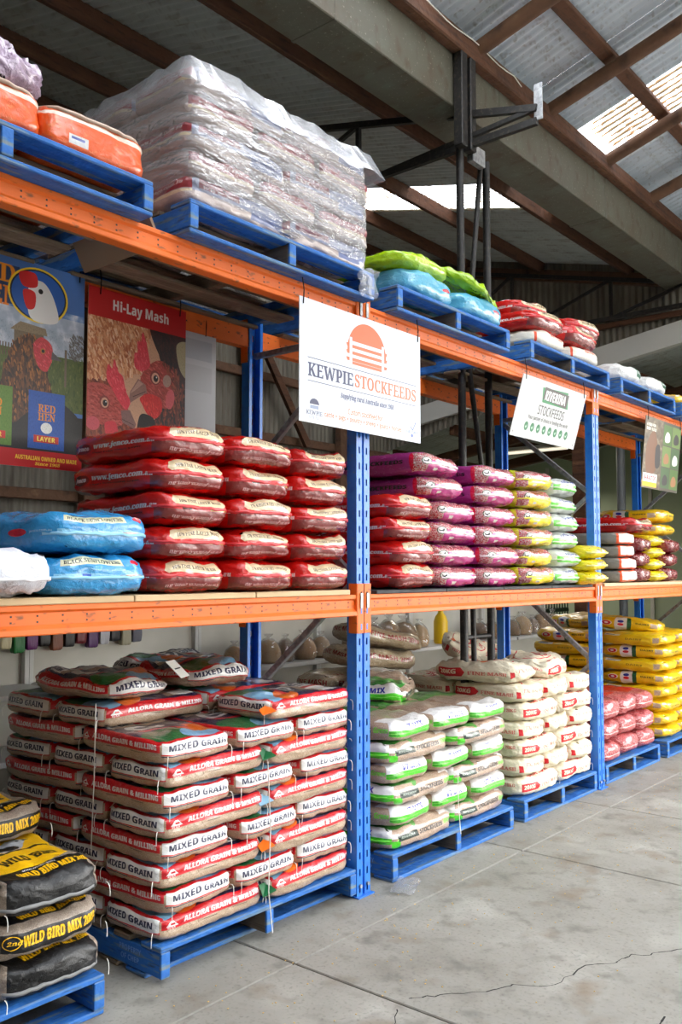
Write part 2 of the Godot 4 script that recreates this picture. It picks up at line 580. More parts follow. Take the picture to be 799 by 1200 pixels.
	# concrete
	var conc := layered(1024, Color(0.55, 0.538, 0.508), [
		noise_tile(1024, 0.0035, 31, [[0.0, Color(0.46, 0.445, 0.41, 0.9)], [0.5, Color(0.57, 0.56, 0.52, 0)], [1.0, Color(0.65, 0.64, 0.61, 0.9)]]),
		noise_tile(1024, 0.012, 32, [[0.0, Color(0.34, 0.33, 0.31, 0.6)], [0.38, Color(0.4, 0.4, 0.37, 0.0)], [0.72, Color(0.5, 0.5, 0.47, 0)], [1.0, Color(0.62, 0.61, 0.58, 0.6)]]),
		noise_tile(1024, 0.10, 33, [[0.0, Color(0.30, 0.29, 0.27, 0.5)], [0.42, Color(0.4, 0.4, 0.37, 0.0)], [0.66, Color(0.5, 0.5, 0.47, 0)], [1.0, Color(0.64, 0.63, 0.6, 0.5)]]),
		noise_tile(1024, 0.006, 34, [[0.0, Color(0.46, 0.40, 0.33, 0.7)], [0.25, Color(0.45, 0.41, 0.36, 0.25)], [0.36, Color(0.4, 0.4, 0.37, 0.0)], [1.0, Color(0.5, 0.5, 0.47, 0)]])])
	M.concrete = tri_mat(conc, Vector3.ONE * 0.42, 0.72, true, rough_bump, 0.12)
	M.joint = plain(Color(0.10, 0.095, 0.085), 0.95)
	M.gravel = plain(Color(0.58, 0.55, 0.50), 0.95)
	M.string = plain(Color(0.93, 0.92, 0.89), 0.8)
	M.film = StandardMaterial3D.new()
	M.film.transparency = BaseMaterial3D.TRANSPARENCY_ALPHA
	M.film.albedo_color = Color(0.93, 0.94, 0.96, 0.26)
	M.film.roughness = 0.16
	M.film.normal_enabled = true
	M.film.normal_texture = bump(512, 0.03, 71, 16.0, true, Vector2(0.3, 1.4))
	M.film.normal_scale = 0.8
	M.clear_bag = M.film.duplicate()
	M.clear_bag.albedo_color = Color(0.92, 0.92, 0.90, 0.16)
	M.card = plain(Color(0.62, 0.52, 0.42), 0.9)
	M.paper = plain(Color(0.88, 0.88, 0.85), 0.7)


# ------------------------------------------------------------------ the shed

const END := 6.35          # x of the gable wall
const WEST := -7.0
const BACK := -4.6
const FRONT := 9.0


func left_roof(z: float) -> float:
	return 4.80 + 0.25 * (-0.8 - z)


func right_roof(z: float) -> float:
	return 5.10 + 0.30 * (minf(z, 9.2 - z) + 0.4)


func build_shed() -> void:
	# floor: concrete slabs parted by open joints
	var fl := holder("floor", "grey concrete slab floor with joints and cracks")
	part("sub_base", box_mesh(Vector3(26, 0.05, 22), 0.0), M.joint, fl, Vector3(2, -0.105, 0.5))
	var xs := [-9.0, -4.6, -2.66, -0.74, 1.08, 2.245, 4.2, 6.2, 8.3, 12.0]
	var zs := [-9.0, -4.0, -1.9, 0.245, 2.7, 5.2, 9.0]
	for i in xs.size() - 1:
		for j in zs.size() - 1:
			var g := 0.0045
			var x0: float = xs[i] + g
			var x1: float = xs[i + 1] - g
			var z0: float = zs[j] + (0.002 if j != 2 else g)
			var z1: float = zs[j + 1] - 0.002
			part("slab", box_mesh(Vector3(x1 - x0, 0.08, z1 - z0), 0.004), M.concrete, fl, Vector3((x0 + x1) / 2, -0.04, (z0 + z1) / 2))
	crack(fl, [Vector2(-0.70, 0.74), Vector2(-0.60, 0.83), Vector2(-0.45, 0.95), Vector2(-0.36, 0.98), Vector2(-0.27, 1.10), Vector2(-0.05, 1.12), Vector2(0.06, 1.2), Vector2(0.16, 1.21), Vector2(0.25, 1.30), Vector2(0.45, 1.42), Vector2(0.9, 1.6)], 0.0035)
	crack(fl, [Vector2(-1.6, 1.05), Vector2(-1.2, 0.8), Vector2(-0.9, 0.82), Vector2(-0.74, 0.76)], 0.003)
	crack(fl, [Vector2(-0.70, 1.5), Vector2(-0.55, 1.46), Vector2(-0.42, 1.52), Vector2(-0.2, 1.48)], 0.005)
	structure("ground_outside", box_mesh(Vector3(70, 0.1, 70), 0.0), M.gravel, "pale gravel yard outside the shed", Vector3(20, -0.19, 10))

	# roofs: corrugated sheets over purlins, one clear sheet in line on both slopes
	var pitch := 0.76
	var lr := holder("ceiling_rear", "weathered corrugated iron roof rising behind the box gutter")
	var rr := holder("ceiling_front", "weathered corrugated iron roof rising over the aisle")
	var llen := (-0.72 - BACK) / cos(atan(0.25)) + 0.1
	var rlen := 5.2 / cos(atan(0.3))
	var n0 := -14
	for i in range(n0, 5):
		var x := 3.5 + i * pitch
		var clear := i == 0
		var s := part("clear_sheet" if clear else "roof_sheet", corrugated(pitch + 0.02, llen), M.skylight if clear else M.roof_iron, lr)
		s.transform = Transform3D(Basis(Vector3.RIGHT, Vector3(0, 1, 0.25).normalized(), Vector3.BACK).orthonormalized(), Vector3.ZERO)
		var d := Vector3(0, 0.25, -1).normalized()
		s.transform = Transform3D(Basis(Vector3.RIGHT, d.cross(Vector3.RIGHT), d), Vector3(x, left_roof(-0.72) + 0.075 + 0.004 * (i % 2), -0.72))
		for side in [1.0, -1.0]:
			var clear2: bool = i in [0, -4, -5, -6, -9]  # besides the visible one, unseen clear sheets added to bring in more daylight
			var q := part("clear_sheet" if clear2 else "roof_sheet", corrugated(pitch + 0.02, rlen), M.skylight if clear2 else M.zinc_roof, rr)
			var d2 := Vector3(0, 0.30, side).normalized()
			var z0 := -0.62 if side > 0 else 9.82
			q.transform = Transform3D(Basis(Vector3.RIGHT, d2.cross(Vector3.RIGHT) * 1.0, d2), Vector3(x, right_roof(-0.62) + 0.13 + 0.004 * (i % 2), z0))
	# leaf litter caught on the clear sheets
	var r := RandomNumberGenerator.new()
	r.seed = 4
	for on_left in [true, false]:
		var lit := MB.new()
		for k in (1300 if on_left else 900):
			var z := r.randf_range(-3.6, -0.95) if on_left else r.randf_range(-0.35, 1.6)
			var x2 := 3.5 + (roundf(r.randf() * 10.0) + r.randf_range(-0.12, 0.12)) * 0.076
			var y := (left_roof(z) + 0.075 if on_left else right_roof(z) + 0.13) + 0.012
			lit.box(Vector3(x2, y, z), Vector3(r.randf_range(0.006, 0.024), 0.004, r.randf_range(0.02, 0.22)), 0.0, Basis(Vector3.RIGHT, atan(0.25) if on_left else -atan(0.3)) * Basis(Vector3.UP, r.randf_range(-0.2, 0.2)))
		var lt := part("leaf_litter", lit.done(), M.litter, lr if on_left else rr)
		lt.set_meta("kind", "stuff")

	# purlins
	structure("trim_4", MB.new().box(Vector3((WEST + END) / 2, 4.93, -0.80), Vector3(END - WEST, 0.20, 0.05), 0.004).done(), M.gutter, "sheet metal flashing closing the rear roof to the gutter")
	for z in [-1.15, -2.25, -3.28, -4.35]:
		purlin(WEST, END, z, left_roof(z) + 0.0, 0.25, 0.06, 0.125)
	for z in [0.10, 1.15, 2.2, 3.25, 4.4]:
		purlin(WEST, END + 0.1, z, right_roof(z) + 0.06, -0.3, 0.10, 0.06)
	# round pole rafters of the front roof
	for x in [-5.6, -4.55, -3.5, -2.45, -1.4, -0.35, 0.7, 1.75, 2.82, 3.86, 4.9, 5.9]:
		var m := MB.new()
		var pts := []
		for k in 7:
			var z := -0.42 + k * 0.84
			var w := 0.02 * sin(x * 3.7 + k * 1.3)
			pts.append(Vector3(x + w, right_roof(minf(z, 4.6)) - 0.055 + 0.01 * sin(k * 2.0 + x), z))
		m.tube(pts, 0.055, 10, 1.08)
		structure("pole_rafter", m.done(), M.pole_wood, "round pole rafter under the front roof")
	# the box gutter between the two roofs
	var gut := holder("box_gutter", "big grey sheet metal box gutter running under the roof valley")
	var x := WEST
	var k2 := 0
	while x < END:
		var x1 := minf(x + 1.83, END)
		part("gutter_length", MB.new().box(Vector3((x + x1) / 2, 4.79, -0.605), Vector3(x1 - x - 0.004, 0.40, 0.33), 0.006).done(), M.gutter, gut)
		part("seam_strip", MB.new().box(Vector3(x, 4.79, -0.605), Vector3(0.03, 0.408, 0.338), 0.004).done(), M.gutter, gut)
		x = x1
		k2 += 1
	# timber plates along both sides of the gutter
	structure("trim_1", MB.new().box(Vector3((WEST + END) / 2, 5.01, -0.40), Vector3(END - WEST, 0.13, 0.09), 0.01).done(), M.brown_wood, "rough brown timber plate along the gutter's aisle side")
	structure("trim_3", MB.new().box(Vector3((WEST + END) / 2, 5.08, -0.47), Vector3(END - WEST, 0.20, 0.05), 0.004).done(), M.gutter, "sheet metal flashing closing the roof to the gutter")
	structure("trim_2", MB.new().box(Vector3((WEST + END) / 2, 4.80, -0.83), Vector3(END - WEST, 0.10, 0.07), 0.01).done(), M.brown_wood, "rough brown timber plate along the gutter's rear side")
	# a thin pale cable stapled along the plate
	var cab := []
	for k in 30:
		cab.append(Vector3(-1.0 + k * 0.11, 5.045 + 0.012 * sin(k * 1.1), -0.345))
	cab.append(Vector3(2.27, 5.0, -0.33))
	var cb := part("cable", MB.new().tube(cab, 0.004, 6).done(), M.paper, self)
	meta(cb, "thin pale cable along the gutter's timber plate", "cable")

	# walls
	corrugated_wall("wall_back", "weathered vertical corrugated iron wall behind the racking", Vector3(WEST, 0, BACK), Vector3(END, 0, BACK), func(t: float) -> Vector2: return Vector2(0.0, left_roof(BACK) + 0.1))
	corrugated_wall("wall_gable", "stained corrugated iron gable wall above the lean-to opening", Vector3(END, 0, BACK), Vector3(END, 0, 0.05), func(t: float) -> Vector2:
		var z: float = lerpf(BACK, 0.05, t)
		return Vector2(4.08 + 0.23 * (z + 0.5), left_roof(z) + 0.12))
	# walls out of view that close the shed; a roller door stands open in the far end
	structure("wall_west", MB.new().box(Vector3(WEST - 0.06, 3.2, 2.2), Vector3(0.12, 6.8, 14), 0.0).done(), M.wall_iron, "corrugated end wall behind the viewer")
	structure("wall_front", MB.new().box(Vector3(-3.2, 2.6, FRONT + 0.06), Vector3(7.8, 5.4, 0.12), 0.0).done(), M.wall_iron, "front wall of the shed behind the viewer")
	structure("wall_front_top", MB.new().box(Vector3(2.3, 4.0, FRONT + 0.06), Vector3(8.4, 2.6, 0.12), 0.0).done(), M.wall_iron, "wall above the wide front doorway")
	structure("wall_east_top", MB.new().box(Vector3(END + 0.06, 5.6, 4.4), Vector3(0.12, 2.2, 9.6), 0.0).done(), M.wall_iron, "wall above the open roller door")
	structure("wall_east_pier", MB.new().box(Vector3(END + 0.06, 2.5, 0.8), Vector3(0.12, 5.0, 1.6), 0.0).done(), M.wall_iron, "pier beside the open roller door")
	structure("wall_back_cover", MB.new().box(Vector3((WEST + END) / 2, 2.9, BACK - 0.12), Vector3(END - WEST, 5.9, 0.1), 0.0).done(), M.wall_iron, "outer skin of the rear wall")
	# timber girts on the rear wall
	for yy in [2.2, 3.05, 3.75, 4.5]:
		structure("wall_girt", MB.new().box(Vector3(2.5, yy, BACK + 0.06), Vector3(7.6, 0.10, 0.06), 0.008).done(), M.pole_wood, "timber girt across the rear iron wall")
	for xx in [1.5, 3.6, 5.2]:
		structure("wall_stud", MB.new().box(Vector3(xx, 2.8, BACK + 0.14), Vector3(0.12, 5.4, 0.10), 0.008).done(), M.pole_wood, "timber post against the rear iron wall")
	structure("wall_brace", MB.new().bar(Vector3(3.65, 4.2, BACK + 0.2), Vector3(4.5, 3.0, BACK + 0.2), 0.05, 0.09).done(), M.brown_wood, "diagonal timber brace against the rear iron wall")

	# steel trusses of the rear roof
	truss(1.66, true)
	truss(END - 0.12, false)
	# timber rafter in front of the gable truss
	structure("gable_rafter", MB.new().bar(Vector3(END - 0.05, left_roof(-0.75) - 0.10, -0.75), Vector3(END - 0.05, left_roof(BACK) - 0.10, BACK), 0.06, 0.13).done(), M.pole_wood, "timber rafter along the gable wall")
	structure("gable_beam", MB.new().box(Vector3(END - 0.05, 4.30, -2.5), Vector3(0.05, 0.06, 4.0), 0.006).done(), M.brown_wood, "timber tie along the gable wall")
	# the lean-to beyond: white barge beam, sloping ceiling, joists, pale green walls
	structure("barge_beam", MB.new().bar(Vector3(END - 0.02, 4.13, -0.35), Vector3(END - 0.02, 3.50, -4.4), 0.10, 0.24).done(), M.white_steel, "white barge beam over the lean-to opening")
	var lc := holder("ceiling_lean_to", "low iron ceiling of the lean-to room")
	for i in 6:
		var s3 := part("roof_sheet", corrugated(0.78, 9.0), M.roof_iron, lc)
		var d3 := Vector3(0, -0.155, -1).normalized()
		s3.transform = Transform3D(Basis(Vector3.RIGHT, d3.cross(Vector3.RIGHT), d3), Vector3(END - 0.02 + i * 0.76, 4.12, 0.0))
	for z in [-1.2, -2.4, -3.6, -4.8, -6.0, -7.2]:
		structure("lean_to_joist", MB.new().box(Vector3(END + 2.3, 3.90 + 0.155 * z, z), Vector3(4.5, 0.14, 0.07), 0.008).done(), M.brown_wood, "brown timber joist under the lean-to ceiling")
	for x2 in [END + 0.9, END + 2.4]:
		structure("lean_to_beam", MB.new().bar(Vector3(x2, 3.76, 0), Vector3(x2, 2.4, -8.8), 0.09, 0.14).done(), M.brown_wood, "brown timber beam under the lean-to ceiling")
	structure("wall_lean_to", MB.new().box(Vector3(END + 4.6, 2.0, -4.6), Vector3(0.12, 4.4, 9.4), 0.0).done(), M.green_wall, "pale green lined wall of the lean-to")
	for k in 9:
		structure("wall_batten", MB.new().box(Vector3(END + 4.52, 1.7, -0.9 - k * 0.9), Vector3(0.03, 3.2, 0.06), 0.004).done(), M.white_steel, "cover batten on the pale green wall")
	structure("wall_lean_to_side", MB.new().box(Vector3(END + 2.3, 2.0, 0.06), Vector3(4.7, 4.2, 0.12), 0.0).done(), M.green_wall, "pale side wall of the lean-to")
	structure("wall_lean_to_rear", MB.new().box(Vector3(END + 2.3, 1.5, -9.0), Vector3(4.7, 3.4, 0.12), 0.0).done(), M.green_wall, "pale rear wall of the lean-to")
	structure("wall_lean_to_edge", MB.new().box(Vector3(END + 0.06, 1.7, -6.8), Vector3(0.12, 3.6, 4.4), 0.0).done(), M.green_wall, "pale inner wall of the lean-to")
	for p in [[Vector3(END + 1.4, 3.16, -3.15), 1.1, "nearer"], [Vector3(END + 3.6, 2.86, -4.6), 1.5, "farther"]]:
		tube_light(p[0], p[1], "white fluorescent tube light under the lean-to ceiling, the %s one" % p[2])


func crack(fl: Node3D, pts: Array, wd: float) -> void:
	var m := MB.new()
	var path := []
	var r := RandomNumberGenerator.new()
	r.seed = int(pts[0].x * 100) + 999
	for i in pts.size() - 1:
		for k in 5:
			var p: Vector2 = pts[i].lerp(pts[i + 1], k / 5.0)
			path.append(p + Vector2(r.randf_range(-0.012, 0.012), r.randf_range(-0.012, 0.012)))
	for i in path.size() - 1:
		var a: Vector2 = path[i]
		var b: Vector2 = path[i + 1]
		var s := (b - a).normalized().orthogonal() * wd * (0.4 + 0.6 * r.randf())
		m.quad(Vector3(a.x - s.x, 0.0006, a.y - s.y), Vector3(a.x + s.x, 0.0006, a.y + s.y), Vector3(b.x + s.x * 0.8, 0.0006, b.y + s.y * 0.8), Vector3(b.x - s.x * 0.8, 0.0006, b.y - s.y * 0.8), Vector3.UP)
	part("crack", m.done(), M.joint, fl)


func purlin(x0: float, x1: float, z: float, y: float, slope: float, wide: float, high: float) -> void:
	var m := MB.new()
	var up := Vector3(0, 1, slope).normalized()
	m.bar(Vector3(x0, y, z), Vector3(x1, y, z), wide, high, up, 0.006)
	structure("roof_purlin", m.done(), M.brown_wood, "long brown timber purlin under the roof iron")


func corrugated_wall(called: String, label: String, a: Vector3, b: Vector3, span: Callable) -> void:
	var h := holder(called, label)
	var total := a.distance_to(b)
	var dir := (b - a).normalized()
	var n := int(ceil(total / 0.76))
	for i in n:
		var t := i * 0.76 / total
		var w := minf(0.78, total - i * 0.76)
		if w < 0.1:
			continue
		var s0: Vector2 = span.call(t)
		var s1: Vector2 = span.call(minf(1.0, t + 0.76 / total))
		var m := MB.new()
		m.st.set_smooth_group(1)
		var k := int(round(w / 0.076 * 6.0))
		for j in k:
			var u0 := float(j) / k
			var u1 := float(j + 1) / k
			var y0 := 0.009 * sin(TAU * u0 * w / 0.076)
			var y1 := 0.009 * sin(TAU * u1 * w / 0.076)
			var out := Vector3.UP.cross(dir) * -1.0
			var p := a + dir * (i * 0.76)
			var q0: Vector2 = s0.lerp(s1, u0)
			var q1: Vector2 = s0.lerp(s1, u1)
			var f0 := p + dir * (u0 * w) + out * (y0 + 0.004 * (i % 2))
			var f1 := p + dir * (u1 * w) + out * (y1 + 0.004 * (i % 2))
			m.quad(f0 + Vector3.UP * q0.x, f1 + Vector3.UP * q1.x, f1 + Vector3.UP * q1.y, f0 + Vector3.UP * q0.y, out)
		part("wall_sheet", m.done(), M.wall_iron, h)


func truss(x: float, with_column: bool) -> void:
	var t := holder("roof_truss", "black welded steel truss and post holding up the gutter and rear roof" if with_column else "black welded steel truss under the roof at the gable wall")
	var a := 0.10 if with_column else -0.50
	var rr := 0.017
	var low := 4.36
	var zb := BACK + 0.1
	part("bottom_chord", MB.new().bar(Vector3(x, low, a), Vector3(x, low, zb), 0.035, 0.045).done(), M.black_steel, t)
	part("top_chord", MB.new().bar(Vector3(x, left_roof(a) - 0.13, a), Vector3(x, left_roof(zb) - 0.13, zb), 0.035, 0.045).done(), M.black_steel, t)
	for z in ([-1.35, -2.6, -3.8] if not with_column else [-1.35, -2.6]):
		part("truss_post", MB.new().bar(Vector3(x, low, z), Vector3(x, left_roof(z) - 0.13, z), 0.03, 0.035).done(), M.black_steel, t)
	for p in [[-1.35, -2.6], [-2.6, -3.8]]:
		part("truss_web", MB.new().bar(Vector3(x, left_roof(p[0]) - 0.13, p[0]), Vector3(x, low, p[1]), 0.028, 0.03).done(), M.black_steel, t)
	part("truss_web", MB.new().bar(Vector3(x, low, -1.35), Vector3(x, left_roof(a) - 0.13, a), 0.028, 0.03).done(), M.black_steel, t)
	if not with_column:
		return
	part("end_plate", MB.new().box(Vector3(x, left_roof(a) - 0.09, a + 0.01), Vector3(0.01, 0.24, 0.06), 0.002).done(), M.zinc, t)
	# the post: a box of two channels at the top, three tubes laced together below
	for s in [-1.0, 1.0]:
		part("channel", MB.new().box(Vector3(x - 0.05 + s * 0.055, 4.68, -0.40), Vector3(0.07, 0.74, 0.07), 0.006).done(), M.black_steel, t)
	part("cleat", MB.new().box(Vector3(x + 0.12, 4.33, -0.42), Vector3(0.16, 0.12, 0.05), 0.004).done(), M.zinc, t)
	var xa := x - 0.04
	var xc := x + 0.30
	for p in [xa, xc]:
		part("column_tube", MB.new().tube([Vector3(p, 0.0, -0.45), Vector3(p, 4.36, -0.45)], 0.026, 12).done(), M.black_steel, t)
	var ys := [4.34, 2.25, 1.9, 0.55]
	part("lacing_tube", MB.new().tube([Vector3(xc - 0.07, 4.34, -0.45), Vector3(xa + 0.09, 3.15, -0.45), Vector3(xa + 0.07, 2.95, -0.45), Vector3(xc - 0.06, 2.05, -0.45)], 0.018, 10).done(), M.black_steel, t)
	part("lacing_tube", MB.new().tube([Vector3(xc - 0.06, 2.05, -0.45), Vector3(xa + 0.11, 1.35, -0.45), Vector3(xa + 0.14, 0.1, -0.45)], 0.018, 10).done(), M.black_steel, t)
	for y in [2.06, 1.08, 3.0]:
		part("tie_bar", MB.new().tube([Vector3(xa, y, -0.45), Vector3(xc, y, -0.45)], 0.016, 10).done(), M.black_steel, t)
	part("base_plate", MB.new().box(Vector3(x + 0.13, 0.005, -0.45), Vector3(0.5, 0.01, 0.2), 0.002).done(), M.black_steel, t)


func tube_light(at: Vector3, length: float, label: String) -> void:
	var t := thing("tube_light", label, "tube light", at, 0.0, "tube lights in the lean-to")
	part("fitting", MB.new().box(Vector3(0, 0.05, 0), Vector3(0.10, 0.05, length), 0.008).done(), M.white_steel, t)
	var glow := StandardMaterial3D.new()
	glow.albedo_color = Color(1, 1, 1)
	glow.emission_enabled = true
	glow.emission = Color(1.0, 0.95, 0.85)
	glow.emission_energy_multiplier = 5.0
	part("light_tube", MB.new().tube([Vector3(0, 0, -length / 2 + 0.03), Vector3(0, 0, length / 2 - 0.03)], 0.018, 10).done(), glow, t)
	var l := AreaLight3D.new()
	l.name = "tube_glow"
	l.area_size = Vector2(0.06, length)
	l.light_color = Color(1.0, 0.95, 0.87)
	l.light_energy = 14.0
	l.shadow_enabled = true
	t.add_child(l)
	l.position = Vector3(0, -0.03, 0)
	l.rotation_degrees = Vector3(-90, 0, 0)


# ------------------------------------------------------------------ pallet racking

# a perforated upright standing at the origin; front face at z = 0 looking to +z, 0.09 wide
func upright_mesh(high: float) -> ArrayMesh:
	var key := "upright%.2f" % high
	if G.has(key):
		return G[key]
	var m := MB.new()
	m.st.set_smooth_group(-1)
	var w := 0.05
	var step := 0.0762
	var dep := 0.058
	# two front strips with a row of slots each, and the groove between them
	for s in [-1.0, 1.0]:
		var xa := 0.008
		var cols := [xa, 0.022, 0.033, w]
		var y := 0.0
		while y < high:
			var y1 := minf(y + step, high)
			var rows := [y, y + 0.018, y + 0.050, y1]
			for ci in 3:
				for ri in 3:
					if ci == 1 and ri == 1:
						continue
					var lo: float = minf(rows[ri], high)
					var hi: float = minf(rows[ri + 1], high)
					if hi - lo < 0.0005:
						continue
					m.quad(Vector3(cols[ci] * s, lo, 0), Vector3(cols[ci + 1] * s, lo, 0), Vector3(cols[ci + 1] * s, hi, 0), Vector3(cols[ci] * s, hi, 0), Vector3.BACK)
			# inside faces of the slot
			for q in [[cols[1], 1.0], [cols[2], -1.0]]:
				m.quad(Vector3(q[0] * s, rows[1], 0), Vector3(q[0] * s, rows[2], 0), Vector3(q[0] * s, rows[2], -0.006), Vector3(q[0] * s, rows[1], -0.006), Vector3(q[1] * s, 0, 0))
			# side wall with a round-ish hole
			var zc := [-0.002, -0.026, -0.034, -dep]
			var ry := [y, y + 0.032, y + 0.041, y1]
			for ci in 3:
				for ri in 3:
					if ci == 1 and ri == 1:
						continue
					var lo: float = minf(ry[ri], high)
					var hi: float = minf(ry[ri + 1], high)
					if hi - lo < 0.0005:
						continue
					m.quad(Vector3(w * s, lo, zc[ci]), Vector3(w * s, lo, zc[ci + 1]), Vector3(w * s, hi, zc[ci + 1]), Vector3(w * s, hi, zc[ci]), Vector3(s, 0, 0))
			y += step
		m.quad(Vector3(w * s, 0, 0), Vector3(w * s, 0, -0.002), Vector3(w * s, high, -0.002), Vector3(w * s, high, 0), Vector3(s, 0, 0))
		m.quad(Vector3(xa * s, 0, 0), Vector3(0.004 * s, 0, -0.014), Vector3(0.004 * s, high, -0.014), Vector3(xa * s, high, 0), Vector3(-s, 0, 1))
		# rear lips
		m.quad(Vector3(w * s, 0, -dep), Vector3(0.03 * s, 0, -dep), Vector3(0.03 * s, high, -dep), Vector3(w * s, high, -dep), Vector3.FORWARD)
		m.quad(Vector3((w - 0.003) * s, 0, -0.003), Vector3((w - 0.003) * s, 0, -dep), Vector3((w - 0.003) * s, high, -dep), Vector3((w - 0.003) * s, high, -0.003), Vector3(-s, 0, 0))
	m.quad(Vector3(-0.004, 0, -0.014), Vector3(0.004, 0, -0.014), Vector3(0.004, high, -0.014), Vector3(-0.004, high, -0.014), Vector3.BACK)
	G[key] = m.done()
	return G[key]


func beam_profile() -> PackedVector2Array:
	return PackedVector2Array([Vector2(-0.05, 0.10), Vector2(-0.002, 0.10), Vector2(0.0, 0.096), Vector2(0.0, 0.082), Vector2(-0.010, 0.074), Vector2(-0.010, 0.034), Vector2(0.004, 0.020), Vector2(0.006, 0.004), Vector2(0.003, 0.0), Vector2(-0.05, 0.0)])


func rack_beam(x0: float, x1: float, top: float, z: float, rear: bool, label: String) -> void:
	var t := thing("rack_beam", label, "rack beam", Vector3(x0, top - 0.10, z), 0.0, "orange rack beams")
	var length := x1 - x0
	var face := Node3D.new()
	var body := part("beam", MB.new().along_x(beam_profile(), 0.05, length - 0.05).done(), M.orange, t)
	if rear:
		# the rear beam looks backwards; we see its plain inner web
		body.rotation.y = PI
		body.position = Vector3(length, 0, -0.05)
	face.free()
	var zf := 0.006 if not rear else -0.05
	var dots := MB.new()
	dots.st.set_smooth_group(-1)
	var n := int(length / 0.098)
	for i in n:
		for yy in ([0.044, 0.064] if not rear else [0.05]):
			dots.box(Vector3(0.1 + i * (length - 0.2) / (n - 1), yy, -0.0095 if not rear else 0.001), Vector3(0.006, 0.006, 0.002), 0.0)
	var dm := part("dimple_row", dots.done(), M.black_steel, t)
	dm.set_meta("kind", "stuff")
	for s in [0, 1]:
		var xc := 0.026 if s == 0 else length - 0.026
		var sg := 1.0 if s == 0 else -1.0
		var zz := 0.004 if not rear else -0.054
		var c := part("end_connector", MB.new().box(Vector3(xc, 0.035, zz), Vector3(0.047, 0.235, 0.005), 0.001).box(Vector3(xc + sg * 0.026, 0.035, zz - 0.024 if not rear else zz + 0.024), Vector3(0.005, 0.235, 0.05), 0.001).done(), M.orange, t)
		if not rear:
			for yy in [0.10, 0.024, -0.052]:
				part("slot", MB.new().box(Vector3(xc - sg * 0.004, yy, zz + 0.0026), Vector3(0.010, 0.028, 0.0012), 0.0).done(), M.blue if yy < 0.05 else M.dark, c)
			part("safety_clip", MB.new().box(Vector3(xc - sg * 0.002, 0.072, zz + 0.006), Vector3(0.019, 0.072, 0.005), 0.0015).done(), M.zinc, c)


func upright_frame(x: float, mirror: bool, label: String) -> void:
	var t := thing("upright_frame", label, "rack frame", Vector3(x, 0, 0), 0.0, "blue upright frames")
	var high := 2.86
	part("post", upright_mesh(high), M.blue, t)
	var rp := part("post", upright_mesh(high), M.blue, t, Vector3(0, 0, REAR))
	rp.rotation.y = PI
	part("foot_plate", MB.new().box(Vector3(0, 0.003, -0.03), Vector3(0.12, 0.006, 0.10), 0.001).done(), M.blue, t)
	part("foot_plate", MB.new().box(Vector3(0, 0.003, REAR + 0.03), Vector3(0.12, 0.006, 0.10), 0.001).done(), M.blue, t)
	for s in [-1, 1]:
		part("bolt", MB.new().tube([Vector3(s * 0.028, 0.05, -0.002), Vector3(s * 0.028, 0.05, 0.010)], 0.009, 8).done(), M.zinc, t)
	var zf := -0.045
	var zr := REAR + 0.045
	part("strut", MB.new().bar(Vector3(0, 2.665, zf), Vector3(0, 2.665, zr), 0.03, 0.03, Vector3.UP, 0.003).done(), M.zinc, t)
	part("strut", MB.new().bar(Vector3(0, 0.18, zf), Vector3(0, 0.18, zr), 0.03, 0.03, Vector3.UP, 0.003).done(), M.zinc, t)
	var ys := [2.64, 2.06, 1.47, 0.87, 0.27]
	for i in 4:
		var at_front := (i % 2 == 0) == mirror
		part("diagonal", MB.new().bar(Vector3(0, ys[i], zf if at_front else zr), Vector3(0, ys[i + 1], zr if at_front else zf), 0.028, 0.032, Vector3.UP, 0.003).done(), M.zinc, t)


func build_rack() -> void:
	upright_frame(-BAY, false, "blue upright frame at the near end, left of the picture")
	upright_frame(0.0, true, "blue upright frame between the grain stack and the green sacks")
	upright_frame(BAY, false, "blue upright frame beside the small green-dotted white sign")
	upright_frame(2 * BAY, true, "blue upright frame furthest along the racking")
	var where := ["over the mixed grain stack", "over the green and cream sack stacks", "over the pink and yellow sack stacks"]
	for i in 3:
		var x0 := (i - 1) * BAY
		rack_beam(x0, x0 + BAY, DECK, 0.0, false, "orange front shelf beam " + where[i])
		rack_beam(x0, x0 + BAY, DECK, REAR + 0.05, true, "orange rear shelf beam " + where[i])
		rack_beam(x0, x0 + BAY, LOFT, 0.0, false, "orange front top beam high " + where[i])
		rack_beam(x0, x0 + BAY, LOFT, REAR + 0.05, true, "orange rear top beam high " + where[i])
	# shelf decks lying on the lower beams
	var mats := [M.fresh_wood, M.black_board, M.fresh_wood]
	var nm := ["pale plywood shelf deck under the red sacks", "dark shelf deck under the magenta and yellow sacks", "pale plywood shelf deck under the grey and orange sacks"]
	for i in 3:
		var x0 := (i - 1) * BAY
		var t := thing("shelf_deck", nm[i], "shelf deck", Vector3(x0, DECK, 0), 0.0, "shelf decks")
		var th := 0.024 if i != 1 else 0.018
		for k in 4:
			part("deck_panel", MB.new().box(Vector3(0.10 + 0.62 * (k + 0.5), th / 2.0 + 0.0005, -0.395), Vector3(0.616, th, 0.80), 0.003).done(), mats[i], t)


# ------------------------------------------------------------------ pallets

